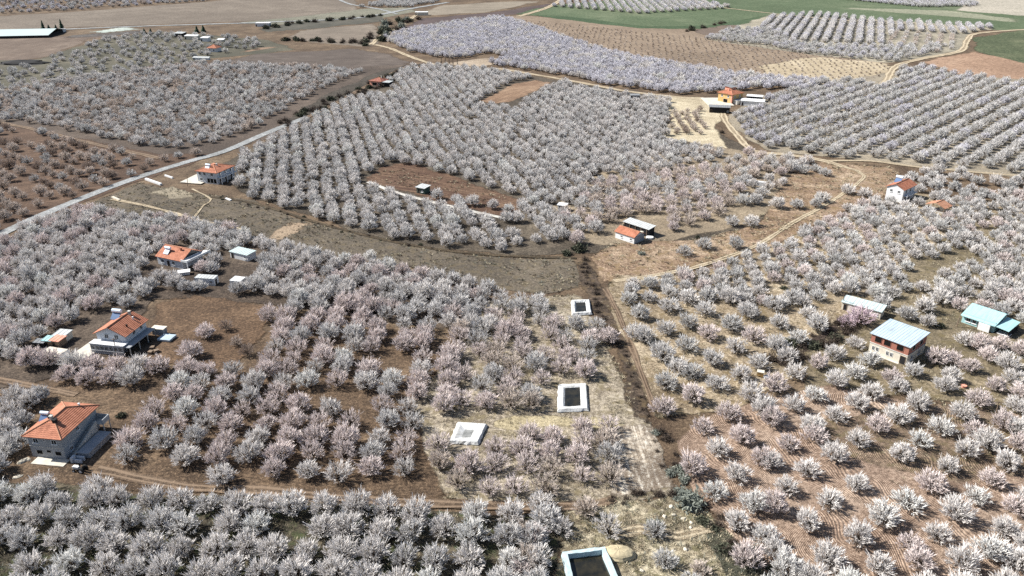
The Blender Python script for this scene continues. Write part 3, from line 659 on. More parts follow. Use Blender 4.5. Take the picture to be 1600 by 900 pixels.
def flat_shed(name, px, z, ang, w_, l, label, roof='metal_white', wall='white', tilt=.15, ov=.25, th=.12, dr='F', cat='shed', doorw=1.0, win=True):
    s = house(name, px, z, ang, ov, label, cat); clear_house(s, w_, l, .8)
    mb = MB(); mb.hexa([(0, 0), (w_, 0), (w_, l), (0, l)], 0, [z - th - .004] * 2 + [z - th + tilt - .004] * 2); mb.build('wall', M[wall], s)
    k = tilt / l
    mb = MB(); mb.slab([(-ov, -ov, z - ov * k), (w_ + ov, -ov, z - ov * k), (w_ + ov, l + ov, z + tilt + ov * k), (-ov, l + ov, z + tilt + ov * k)], th); rf = mb.build('roof', M[roof], s)
    mb = MB(); nr = max(3, int(w_ / 0.9))
    for i in range(nr + 1):
        x = -ov + .04 + (w_ + 2 * ov - .08) * i / nr
        mb.hexa([(x - .03, -ov), (x + .03, -ov), (x + .03, l + ov), (x - .03, l + ov)], [z - ov * k] * 2 + [z + tilt + ov * k] * 2, [z - ov * k + .05] * 2 + [z + tilt + ov * k + .05] * 2)
    mb.build('roof_seam', M[roof], rf)
    if doorw: door(s, dr, .5, doorw, min(2.0, z - .5), w_, l)
    if win and w_ > 3: window(s, 'F', w_ - 1.5, .9, .9, .8)
    return s
def tarp(name, px, ang, w_, l, z, mat, label, cat='slab'):
    s = MB(); r = random.Random(int(px[0])); nx, ny = 5, 4
    P_ = [[(w_ * i / nx, l * j / ny, z + r.uniform(-.04, .06)) for j in range(ny + 1)] for i in range(nx + 1)]
    for i in range(nx):
        for j in range(ny): s.face([P_[i][j], P_[i + 1][j], P_[i + 1][j + 1], P_[i][j + 1]])
    per = [P_[i][0] for i in range(nx + 1)] + [P_[nx][j] for j in range(1, ny + 1)] + [P_[i][ny] for i in range(nx - 1, -1, -1)] + [P_[0][j] for j in range(ny - 1, 0, -1)]
    for a, b in zip(per, per[1:] + per[:1]): s.face([(a[0], a[1], 0), (b[0], b[1], 0), b, a])
    o = s.build(name, M[mat]); p = G(*px); o.location = (p.x, p.y, LVL[0] + .01); o.rotation_euler = (0, 0, R(ang)); keep_clear(p.x + w_ / 2, p.y + l / 2, max(w_, l) / 2 + 1.8)
    return tag(o, label, cat)
tarp('water_tank_cover', (246, 534), -12, 3.6, 3.2, .5, 'metal_blue', 'pale blue flat tank cover on brown yard right of the balcony house')
tarp('concrete_slab', (60, 556), -14, 5.5, 4.0, .2, 'cream', 'cream concrete slab below the little shacks left of the balcony house')
tarp('concrete_yard', (106, 560), -14, 5, 9, .12, 'pale_concrete', 'pale concrete yard between shacks and balcony house')
flat_shed('shack', (80, 524), 2.1, -10, 3.2, 3, 'white roofed shack furthest back among the shacks left of the balcony house', 'metal_white', 'cream')
flat_shed('shack', (75, 532), 2.0, -14, 2.6, 2.6, 'small shack with salmon orange roof beside the balcony house', 'salmon', 'wood')
flat_shed('shack', (63, 532), 1.9, -10, 2.4, 2.2, 'tiny teal roofed shack left of the salmon roofed one', 'metal_teal', 'wood')
flat_shed('shack', (50, 535), 1.6, -8, 2.6, 1.6, 'low grey lean-to shack at the left end of the shacks', 'metal_grey', 'dark')

# --- orange house with white terrace
h = house('terrace_house', (241, 399), 3.2, -24, .5, 'low orange roofed house with white roof terrace and solar heater among white trees')
W, L = 10.4, 8.4; clear_house(h, W + 3, L, 1.2)
walls(h, W, L, 3.2, 'blue_white', 'x', 2.1); rf = gable_roof(h, W, L, 3.2, 2.1, .5, 'tile', 'x', ovg=.3)
mb = MB(); mb.face([(W + .03, .4, 3.3), (W + .03, L - .4, 3.3), (W + .03, L / 2, 5.0)]); mb.build('gable_shade', M['glass'], h)  # dark triangle painted for the shade in the open gable, no panes
solar_heater(rf, 3.0, 1.6, 3.9); chimney(rf, 7.4, 3.2, 4.9, .7, .5, 'tile')
mb = MB(); mb.box(W + .05, -.6, 2.9, W + 2.6, L + 1.2, 3.1); te = mb.build('terrace', M['white'], h)
mb = MB(); mb.box(W + 2.4, -.6, 3.104, W + 2.6, L + 1.2, 3.6); mb.box(W + .06, -.6, 3.104, W + 2.39, -.4, 3.6); mb.build('parapet', M['white'], te)
for y in (-.5, 4, L + .9):
    mb = MB(); mb.box(W + 2.3, y, 0, W + 2.55, y + .25, 2.896); mb.build('column', M['white'], te)
window(h, 'F', 1.5, 1.0, 1.2, 1.2); window(h, 'F', 6, 1.0, 1.2, 1.2); door(h, 'F', 4, 1.0, 2.1)
flat_shed('blue_shed', (357, 392.5), 2.4, -27, 7.4, 3.8, 'pale blue flat roofed shed right of the house with white terrace', 'metal_pale', 'white')
flat_shed('container', (303, 434), 2.4, -8, 6.2, 2.6, 'white container shed beside the small brown yard below the terrace house', 'metal_white', 'white', tilt=.05, ov=.05, dr='R')
flat_shed('white_shed', (358, 438), 2.2, -15, 3.4, 3, 'small white shed half hidden behind a tree edge near brown yard', 'white', 'white', tilt=.1, ov=.1)
flat_shed('field_hut', (277, 427), 1.2, 20, 3.2, 1.6, 'low white trough roof under trees below the terrace house', 'white', 'white', doorw=0, win=False)

# --- roadside house
h = house('roadside_house', (304, 267), 5.0, -19, .5, 'white two storey house with orange hip roof beside the pale road')
W, L = 9.8, 11.2; clear_house(h, W, L, 1.5)
walls(h, W, L, 5.0, 'blue_white'); rf = hip_roof(h, W, L, 5.0, 1.6, .55, 'tile')
solar_heater(rf, 3.6, 2.6, 5.5, s=1.0); chimney(rf, 6.0, 5.5, 6.2, .8)
for a, z in ((.9, 3.4), (3.2, 3.4), (6.8, 3.4), (1.2, .9)): window(h, 'F', a, z, 1.2, 1.2)
for k in range(3): opening(h, 'F', 4.8 + k * 1.55, .3, 1.35, 2.0)
mb = MB(); mb.box(W + .02, .3, 2.7, W + 1.8, L - .3, 2.9); bal = mb.build('balcony', M['white'], h)
railing(bal, [(W + 1.7, .4), (W + 1.7, L - .4)], 2.9)
for y in (.5, 4, 7.5, L - .6):
    mb = MB(); mb.box(W + 1.5, y, 0, W + 1.75, y + .25, 2.696); mb.build('column', M['white'], bal)
    mb = MB(); mb.box(W + 1.5, y, 2.904, W + 1.75, y + .25, 4.9); mb.build('column', M['white'], bal)
for y in (1.5, 5, 8.5):
    window(h, 'R', y, 3.3, 1.5, 1.6, W); door(h, 'R', y, 1.3, 2.2, W)
yd = tarp('paved_yard', (281, 286), -15, 10, 12, .12, 'pale_concrete', 'cream paved yard left of the roadside house', 'yard')
def low_wall(name, pxs, hgt, th, mat, label, cat='wall'):
    gp = [G(*p) for p in pxs]; o0 = gp[0]; mb = MB()
    for a, b in zip(gp[:-1], gp[1:]):
        d = (b - a).normalized(); nn = Vector((-d.y, d.x, 0)) * th / 2
        q = [a - o0 - nn, b - o0 - nn, b - o0 + nn, a - o0 + nn]; mb.hexa([(p.x, p.y) for p in q], 0, hgt)
        keep_clear((a.x + b.x) / 2, (a.y + b.y) / 2, 2.5)
    o = mb.build(name, M[mat]); o.location = (o0.x, o0.y, 0); return tag(o, label, cat)
low_wall('garden_wall', [(228, 281), (252, 289.5)], .8, .9, 'white', 'short white wall beside the road left of the roadside house')
low_wall('garden_wall', [(258, 275), (270, 279)], .6, .6, 'white', 'stub of white wall nearest to the cream yard')
low_wall('garden_wall', [(176, 309), (187, 314)], .6, .9, 'stone', 'pale stone pile at the field gate by the road')
low_wall('garden_wall', [(353, 311), (361, 314)], .5, .8, 'white', 'small white stone bar on meadow below the roadside house')

# --- cabin on the cleared plot
s = flat_shed('garden_cabin', (648, 292), 2.7, -30, 3.8, 3.9, 'little dark cabin with white flat roof on cleared brown plot', 'metal_white', 'green_wall', ov=.45, cat='cabin')
flat_shed('field_hut', (870, 320), 2.4, -20, 3.2, 2.4, 'small white hut deep in the middle orchard', 'white', 'white')

# --- cottage in the middle with metal lean-to
h = house('cottage', (960, 360.5), 2.7, -46, .3, 'small cottage with white wall, orange tiled roof and grey sheet lean-to in the middle')
W, L = 8.0, 5.2; clear_house(h, W, L + 5, 1.4)
walls(h, W, L, 2.7, 'white', 'x', 1.2); rf = gable_roof(h, W, L, 2.7, 1.2, .35, 'tile', 'x')
window(h, 'F', 6.2, 1.0, .9, .8); window(h, 'F', 2.2, 1.0, .9, .8); door(h, 'R', 2.2, 1.0, 2.0, W); chimney(rf, 1.2, 3, 3.6, .8, .5, 'dark')
mb = MB(); mb.box(W + .02, -.1, 0, W + .2, L + .1, 2.6); mb.build('side_wall', M['grey_render'], h)
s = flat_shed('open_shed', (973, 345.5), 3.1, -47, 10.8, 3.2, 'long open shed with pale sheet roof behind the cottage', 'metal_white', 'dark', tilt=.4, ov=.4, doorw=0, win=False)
for i in range(5):
    mb = MB(); mb.box(.1 + i * 2.5, -.3, 0, .25 + i * 2.5, -.15, 3.1); mb.build('post', M['wood'], s)
o = MB(); o.tube((0, 0, 0), (0, 0, 1.5), .8, n=14); o.tube((0, 0, 1.5), (0, 0, 1.7), .8, .2, n=14)
wt = o.build('water_tank', M['cream']); p = G(1003, 368); wt.location = (p.x, p.y, 0); tag(wt, 'cream plastic water tank standing between cottage and open shed', 'tank')
o = MB(); o.tube((0, 0, 0), (0, 0, .7), 1.2, 1.3, n=14); o.tube((0, 0, .71), (0, 0, .72), 1.1, n=14)
wt = o.build('water_trough', M['white']); p = G(1015, 373); wt.location = (p.x, p.y, 0); tag(wt, 'round white trough under the open shed edge', 'trough')

# --- ochre house on the hill track
h = house('ochre_house', (1142.5, 163), 0, 45, 0, 'ochre walled two storey house with orange roof above the white yard')
h.rotation_euler = (0, 0, R(38)); W, L = 10, 10; clear_house(h, W, L, 3)
walls(h, W, L, 5.6, 'ochre'); rf = hip_roof(h, W, L, 5.6, 2.0, .7, 'tile')
mb = MB(); mb.box(-.06, -.05, .1, .9, -.02, 5.4); mb.box(-.06, -.019, .1, -.02, .9, 5.4); mb.build('corner_pilaster', M['salmon'], h)
for a in (2, 6.6): window(h, 'F', a, 3.5, 1.3, 1.3); window(h, 'L', a, 3.5, 1.3, 1.3)
opening(h, 'L', 3.0, .2, 3.0, 2.3); opening(h, 'F', 2.6, .2, 2.2, 2.4)
mb = MB(); mb.box(1.5, -3.0, 0, 8.5, -.03, 2.3); po = mb.build('porch', M['concrete'], h)
mb = MB(); mb.box(1.3, -3.2, 2.304, 8.7, -.04, 2.45); mb.build('porch_roof', M['white'], po)
mb = MB(); mb.box(5.2, 5, 6.2, 9.3, 9.6, 8.4); up = mb.build('roof_room', M['salmon'], h)
mb = MB(); mb.slab([(4.4, 4.4, 8.5), (10.2, 4.4, 8.5), (10.2, 10.6, 9.0), (4.4, 10.6, 9.0)], .15); mb.build('roof_room_cover', M['metal_grey'], up)
chimney(rf, 3, 5, 7.2, .9, .6, 'salmon')
flat_shed('annex', (1157, 157), 3.0, -20, 13, 7, 'long white flat roofed annex right of the ochre house', 'white', 'white', cat='annex')
flat_shed('annex', (1166, 150), 3.2, -20, 9, 5, 'narrow white annex roof behind the longer annex', 'white', 'dark', cat='annex', doorw=0)
tarp('concrete_yard', (1107, 166), 0, 15, 22, .15, 'pale_concrete', 'bright concrete yard in front of the ochre house')
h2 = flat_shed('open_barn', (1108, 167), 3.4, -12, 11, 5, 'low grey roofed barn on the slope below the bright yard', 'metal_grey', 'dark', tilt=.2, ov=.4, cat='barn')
low_wall('garden_wall', [(1166, 288.5), (1196, 292)], 2.0, 1.6, 'white', 'long low white store between orchards left of the tan open ground', 'store')
flat_shed('field_hut', (985, 149), 2.6, 0, 5.5, 4, 'pale grey hut beside the hill track left of the ochre house', 'metal_grey', 'metal_grey')

# --- white gabled house and pavilion, right
h = house('gabled_house', (1385, 290), 5.6, -48, .3, 'white two storey gabled house with orange roof at right')
W, L = 6.4, 10.4; clear_house(h, W, L, .8)
walls(h, W, L, 5.6, 'white', 'y', 1.5, ridge=.5); rf = gable_roof(h, W, L, 5.6, 1.5, .5, 'tile', 'y', ovg=.4)
solar_heater(rf, 1.1, 6.5, 6.1, s=1.2)
for a in (1.3, 4.2): window(h, 'F', a, 3.6, 1.0, 1.1)
window(h, 'F', 2.6, 1.0, 1.1, 1.1)
mb = MB(); mb.box(W + .02, .8, 2.6, W + 1.5, L - .5, 2.8); bal = mb.build('balcony', M['white'], h); railing(bal, [(W + 1.4, .9), (W + 1.4, L - .6)], 2.8)
for y in (2, 5.5): window(h, 'R', y, 3.3, 1.4, 1.5, W); door(h, 'R', y, 1.2, 2.1, W)
h = house('pavilion', (1446.5, 317.6), 2.7, -52, .5, 'open pavilion with orange gable roof right of the gabled house', 'pavilion')
W, L = 6.4, 4.6; clear_house(h, W, L, .8)
gable_roof(h, W, L, 2.7, 1.2, .5, 'tile_pale', 'y')
for x in (.1, W - .3):
    for y in (.1, L - .3):
        mb = MB(); mb.box(x, y, 0, x + .2, y + .2, 2.75); mb.build('post', M['wood'], h)
mb = MB(); mb.box(0, 0, 0, W, L, .25); mb.build('floor', M['concrete'], h)
railing(h, [(0, .05), (W, .05)], .25, .8, 'wood'); railing(h, [(W - .05, 0), (W - .05, L)], .25, .8, 'wood')
mb = MB(); mb.box(3.6, 2.6, .254, 5.6, 4.2, 1.9); mb.build('cupboard', M['cream'], h)

# --- unfinished brick house, right
h = house('brick_house', (1360, 520), 5.4, -49, .3, 'unfinished brick house with pale blue sheet roof and cream ground floor')
W, L = 9.5, 9.8; clear_house(h, W, L, 1.0)
mb = MB(); mb.box(0, 0, 0, W, L, 2.75); mb.build('wall', M['cream'], h)
mb = MB(); mb.box(-.1, -.1, 2.754, W + .1, L + .1, 2.95); mb.build('floor_band', M['concrete'], h)
mb = MB(); mb.box(.03, .03, 2.954, W - .03, L - .03, 5.3); mb.build('brick_wall', M['brick'], h)
for a in (1.0, 3.3, 6.5): opening(h, 'F', a, 3.4, 1.75, 1.5, fr='brick')
for a in (.7, 1.7, 4.3, 5.3): window(h, 'F', a, .95, .75, 1.2, sill=False)
mb = MB(); mb.box(0, -.8, 0, 8.0, -.02, .25); mb.build('terrace', M['pale_concrete'], h)
door(h, 'F', 7.8, 1.5, 2.35)
for a in (2, 6): opening(h, 'R', a, 3.5, 1.5, 1.35, W); window(h, 'R', a, .9, 1.0, 1.2, W)
mb = MB(); z0, z1 = 5.42, 5.9
mb.slab([(-.4, -.4, z0), (W + .4, -.4, z0), (W + .4, L + .4, z1), (-.4, L + .4, z1)], .12); rf = mb.build('roof', M['metal_blue'], h)
mb = MB(); n = 14
for i in range(n + 1):
    x = -.36 + (W + .72) * i / n
    mb.hexa([(x - .025, -.4), (x + .025, -.4), (x + .025, L + .4), (x - .025, L + .4)], [z0] * 2 + [z1] * 2, [z0 + .04] * 2 + [z1 + .04] * 2)
mb.build('roof_seam', M['metal_blue'], rf)

# --- turquoise house, right edge
h = house('turquoise_house', (1503, 489), 2.9, -50, .3, 'turquoise roofed low house with white porch near the right edge')
W, L = 8.2, 7.4; clear_house(h, W + 4, L, 1.0)
mb = MB(); mb.box(0, 0, 0, W, L, 2.9); mb.build('wall', M['metal_teal'], h)
mb = MB(); mb.slope((-.3, -.9, 2.5), (W + .3, -.9, 2.5), (W + .3, L * .75, 4.1), (-.3, L * .75, 4.1), course=2.4, lift=.03); mb.slope((W + .3, L + .3, 3.2), (-.3, L + .3, 3.2), (-.3, L * .75, 4.1), (W + .3, L * .75, 4.1), course=2, lift=.03)
mb.build('roof', M['metal_teal'], h)
mb = MB(); mb.slab([(W + .35, -.6, 2.45), (W + 3.6, -.6, 2.2), (W + 3.6, L - .5, 2.5), (W + .35, L - .5, 2.75)], .1); pr = mb.build('porch_roof', M['metal_teal'], h)
mb = MB(); mb.box(W + 3.3, -.4, 0, W + 3.45, L - .7, 2.1); mb.box(W + .5, L - .8, 0, W + 3.29, L - .65, 2.1); mb.build('porch_wall', M['dark'], pr)
mb = MB(); mb.box(W * .55, -1.0, 0, W * .9, -.85, 2.3); mb.build('porch_screen', M['white'], h)
door(h, 'F', 4.0, 1.2, 2.0); window(h, 'F', 1.0, .9, 1.2, 1.1); window(h, 'F', 2.6, .9, 1.0, 1.1)
tarp('porch_slab', (1556, 522), -50, 3, 2.2, .15, 'white', 'small white slab at the porch of the turquoise house')
s = flat_shed('blue_shed', (1314, 471), 2.6, -38, 10.4, 4.0, 'long pale blue roof behind the pink flowering tree at right', 'metal_pale', 'cream', tilt=.35, ov=.3)
# --- bee box / kiosk in the orchard
h = empty('beehive', G(1182, 590), R(-20), 'small cream beehive box on yellow stand in the right orchard', 'beehive')
mb = MB(); mb.box(0, 0, .5, 1.5, 1.1, 1.5); mb.build('hive_body', M['ochre'], h)
mb = MB(); mb.box(-.1, -.1, 1.504, 1.6, 1.2, 1.65); mb.build('lid', M['cream'], h)
for x in (.05, 1.3):
    for y in (.05, .9):
        mb = MB(); mb.box(x, y, 0, x + .15, y + .15, .496); mb.build('leg', M['wood'], h)
for px, lb in (((1505, 606), 'pale pink plastic tub among trees at far right'), ((1197, 592), 'blue plastic tub beside the beehive box')):
    o = MB(); o.tube((0, 0, 0), (0, 0, .7), .55, .65, n=12); o.tube((0, 0, .702), (0, 0, .75), .7, n=12)
    o = o.build('tub', M['salmon' if px[0] > 1400 else 'blue_white']); o.location = G(*px); tag(o, lb, 'tub')

# --- far buildings
blob('covered_heap', (38, 99), 17, 9, 2.2, 'dark', 'black covered heap in the far left grass', 'heap', 22)
h = house('red_house', (576, 126), 3.2, -25, .4, 'dull red tiled farmhouse beside the road at top centre'); W, L = 9, 8; clear_house(h, W, L, 1)
walls(h, W, L, 3.2, 'salmon'); rf = hip_roof(h, W, L, 3.2, 1.8, .5, 'tile_dull'); opening(h, 'F', 2, .3, 3.5, 1.9); window(h, 'F', 6.4, 1, 1.2, 1.2); chimney(rf, 6, 5, 4.8, .9, .6, 'cream')
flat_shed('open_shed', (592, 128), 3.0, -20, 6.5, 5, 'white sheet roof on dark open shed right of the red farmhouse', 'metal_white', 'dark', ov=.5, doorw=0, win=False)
h = house('red_house', (322, 75), 3.2, -10, .5, 'tiny orange roofed white house far off in the left orchards'); W, L = 8, 8; clear_house(h, W, L, 3)
walls(h, W, L, 3.2, 'white'); hip_roof(h, W, L, 3.2, 2.4, .6, 'tile'); window(h, 'F', 1.5, 1, 1.2, 1.2); window(h, 'F', 5, 1, 1.2, 1.2)
for px, W, L, a, lb, rm, wm in (((270, 52), 9, 7, -12, 'white barn roof furthest left of the far white sheds', 'metal_white', 'dark'), ((287, 56), 12, 5, -10, 'long white barn roof right of the far dark barn', 'white', 'cream'),
                            ((312, 59), 7, 5, -12, 'white shed just above the tiny orange roofed house', 'white', 'white'), ((338, 62), 6, 4, -5, 'low white shed right of the tiny orange roofed house', 'white', 'cream'),
                            ((300, 90), 13, 2.5, -8, 'long low white strip shed below the tiny orange roofed house', 'metal_white', 'white')):
    flat_shed('far_shed', px, 3.2 if L > 4 else 1.6, a, W, L, lb, rm, wm, tilt=.6, win=False, doorw=1.2)
flat_shed('far_shed', (398, 36), 3.5, 0, 14, 7, 'white shed beside the far road at top left', 'white', 'white', win=False)
flat_shed('far_shed', (648, 19), 3.5, 0, 14, 7, 'white shed beside the far track junction at top', 'white', 'cream', win=False)
h = empty('greenhouse', G(-70, 62), R(9), 'long pale turquoise greenhouse roof at the far left edge', 'greenhouse'); W, L = 78, 46
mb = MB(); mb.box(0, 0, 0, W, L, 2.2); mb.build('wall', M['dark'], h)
mb = MB(); n = 8
for i in range(n):
    a = i / n; b = (i + 1) / n; za = 2.3 + 3.2 * (1 - abs(2 * a - 1)); zb = 2.3 + 3.2 * (1 - abs(2 * b - 1))
    mb.slab([(-.5, L * a, za), (W + .5, L * a, za), (W + .5, L * b, zb), (-.5, L * b, zb)], .1)
mb.build('roof', plain('greenhouse_film', (0.42, 0.50, 0.50, 1), .5, .05, .05), h)
clear_house(h, W, L, 6)
flat_shed('far_shed', (84, 46), 2.6, 0, 8, 6, 'tiny white hut between the far conifers', 'white', 'white', win=False)

# ------------------------------------------------------------------ ponds
def pond(name, pxs, rim_w, rim_h, mat, label, slope_out=.35, slope_in=.55, wz=.25, pale=False):
    gp = [G(*p, rim_h) for p in pxs]; c = sum(gp, Vector()) / len(gp); c.z = 0
    P_ = [Vector((p.x - c.x, p.y - c.y, 0)) for p in gp]
    if sum(P_[i].x * P_[(i + 1) % 4].y - P_[(i + 1) % 4].x * P_[i].y for i in range(4)) < 0: P_.reverse()
    root = empty(name, (c.x, c.y, 0), 0, label, 'pond'); r = random.Random(int(pxs[0][0]))
    def off(d):
        out = []
        for i in range(4):
            a, b, e = P_[i - 1], P_[i], P_[(i + 1) % 4]
            n0 = Vector(((b - a).y, -(b - a).x, 0)).normalized(); n1 = Vector(((e - b).y, -(e - b).x, 0)).normalized()
            k = (n0 + n1); k = k / max(.4, k.dot(n0)); out.append(b + k * d)
        return out
    wz += LVL[0]; rim_h += LVL[0]
    rings = [(off(slope_out), LVL[0] + .01), (off(0), rim_h), (off(-rim_w), rim_h), (off(-rim_w - slope_in), wz - .15)]
    mb = MB(); N = 8; full = []
    for k, (rg, z) in enumerate(rings):
        pts = []
        for i in range(4):
            for j in range(N):
                p = rg[i].lerp(rg[(i + 1) % 4], j / N)
                jit = .05 if k else .12
                pts.append((p.x + r.uniform(-jit, jit), p.y + r.uniform(-jit, jit), z + (r.uniform(-.06, .06) if k in (1, 2) else 0)))
        full.append(pts)
    for k in range(3):
        n = 4 * N
        for i in range(n):
            j = (i + 1) % n; mb.face([full[k][i], full[k][j], full[k + 1][j], full[k + 1][i]])
    mb.build('rim', M[mat], root)
    mb = MB(); mb.face([(p.x, p.y, wz) for p in off(-rim_w - slope_in * .72)]); mb.build('water', M['water_reflection' if pale else 'water'], root)
    keep_clear(c.x, c.y, max(p.length for p in P_) * .82 + 2.3)
    return root
pond('pond', [(894, 470), (920, 469), (923, 489), (895, 491)], .62, .6, 'liner', 'small white rimmed pond with trees at its front, furthest of the ponds', wz=.2)
pond('pond', [(874, 602), (915, 600), (917, 639), (873, 641)], .95, .6, 'liner', 'square white rimmed pond with black water beside the tilled strip', wz=.35)
pond('pond', [(716, 661), (759, 664), (746, 692), (703, 690)], .75, .6, 'liner', 'slanting white rimmed pond with a grey reflection in straw grass', slope_in=1.6, wz=.15, pale=True)
pond('pond', [(879, 864), (945, 856), (975, 925), (896, 935)], .72, 1.1, 'liner_blue', 'large pale blue concrete basin of brown water at the bottom edge', slope_out=.15, slope_in=.12, wz=.12)

blob('sand_heap', (966, 868), 2.0, 3.1, 1.5, 'dirt', 'yellow heap of sand beside the large pale blue basin', 'heap', 3, 26, 9, .07)
for i, (x, y, s, wh) in enumerate([(1038, 808, .55, 'below the dark brush'), (1049, 793, .6, 'highest of the scattered stones'), (1053, 806, .5, 'left of the grey green bush'), (1068, 812, .6, 'in front of the grey green bush'),
                              (1080, 818, .5, 'right in front of the grey green bush'), (1097, 810, .5, 'at the right side of the grey green bush'), (1071, 860, .6, 'on straw below the pale track'), (1003, 893, .5, 'near the sand heap'), (1079, 826, .5, 'lowest beside the grey green bush'), (1093, 882, .4, 'at the left edge of the scrub patch')]):
    blob('boulder', (x, y), s, s * .8, s * .9, 'stone', 'pale boulder ' + wh, 'boulder', i + 40, 8, 3, .25)
for i, (x, y, s, lb) in enumerate([(28, 746, .8, 'white stone at the left edge below the grey house'), (68, 748, .9, 'white stone in front of the grey house terrace'), (36, 722, 1.0, 'pale rubble heap at the left corner of the grey house'), (44, 719, .7, 'smaller pale rubble at the grey house corner')]):
    blob('boulder', (x, y), s * 1.3, s * .7, s * .6, 'stone', lb, 'boulder', i + 70, 8, 3, .25)

for i, (x, y) in enumerate([(238, 546), (245, 551), (236, 553)]):
    mb = MB()
    for k in range(4): mb.box(-.6, -.5 + k * .28, .12, .6, -.3 + k * .28, .2)
    for k in (-.5, 0, .4): mb.box(k - .06, -.5, 0, k + .06, .55, .118)
    mb.box(-.6, -.5, .202, .6, .55, .55)
    o = mb.build('pallet', M['wood']); q = G(x, y); o.location = (q.x, q.y, LVL[0]); o.rotation_euler = (0, 0, i * .7); tag(o, ['loaded pallet nearest the pale blue tank cover', 'loaded pallet furthest right of the balcony house', 'lowest loaded pallet right of the balcony house'][i], 'pallet')
# small tractor in front of the grey house
t = empty('tractor', G(126, 737), R(-12), 'small tractor with white hood parked at the stair of the grey house', 'tractor')
mb = MB(); mb.box(-1.35, -.35, .75, -.1, .35, 1.25); mb.hexa([(-1.5, -.28), (-1.351, -.33), (-1.351, .33), (-1.5, .28)], .8, 1.15); mb.build('hood', M['white'], t)
mb = MB(); mb.box(-1.3, -.2, .45, 1.0, .2, .746); mb.box(.3, -.75, 1.0, 1.1, -.45, 1.1); mb.box(.3, .45, 1.0, 1.1, .75, 1.1); mb.build('chassis', M['rubber'], t)
mb = MB(); mb.box(.45, -.25, .95, .95, .25, 1.1); mb.box(.9, -.25, 1.104, 1.0, .25, 1.55); mb.build('seat', M['rubber'], t)
mb = MB(); mb.tube((-.1, 0, 1.2), (.15, 0, 1.6), .03); mb.tube((.13, 0, 1.6), (.17, 0, 1.63), .22, n=10); mb.build('steering_wheel', M['rubber'], t)
for x, rr, ww in ((-1.0, .38, .25), (.7, .65, .34)):
    for sy in (-1, 1):
        mb = MB(); mb.tube((x, sy * .45, rr), (x, sy * (.45 + ww), rr), rr, n=14); wl = mb.build('wheel', M['rubber'], t)
        mb = MB(); mb.tube((x, sy * (.45 + ww * .3), rr), (x, sy * (.46 + ww), rr), rr * .5, n=10); mb.build('rim', M['white'], wl)
keep_clear(t.location.x, t.location.y, 3)

# wooden poles
for (bx, by), (tx, ty), hh, lb in (((1552, 664), (1561, 626), 6.5, 'thin leaning wooden pole among white trees at the right edge'), ((1494, 512), (1504, 482), 5.5, 'wooden pole at the left side of the turquoise house'),
                               ((182, 556), (177, 528), 5, 'wooden pole in front of the white balcony'), ((293, 291), (292, 271), 5, 'dark pole at the left of the roadside house'),
                               ((1318, 480), (1319, 458), 5.5, 'thin pole left of the pink flowering tree'), ((351, 366), (352, 349), 5, 'wooden pole at the track corner on the meadow')):
    p = G(bx, by); q = G(tx, ty, hh); mb = MB(); d = q - p
    mb.tube((0, 0, -.2), (d.x, d.y, hh), .13, .09, n=7); o = mb.build('pole', M['wood']); o.location = p
    mb = MB(); mb.box(d.x - .7, d.y - .06, hh - .55, d.x + .7, d.y + .06, hh - .43); mb.build('crossarm', M['wood'], o); tag(o, lb, 'pole')

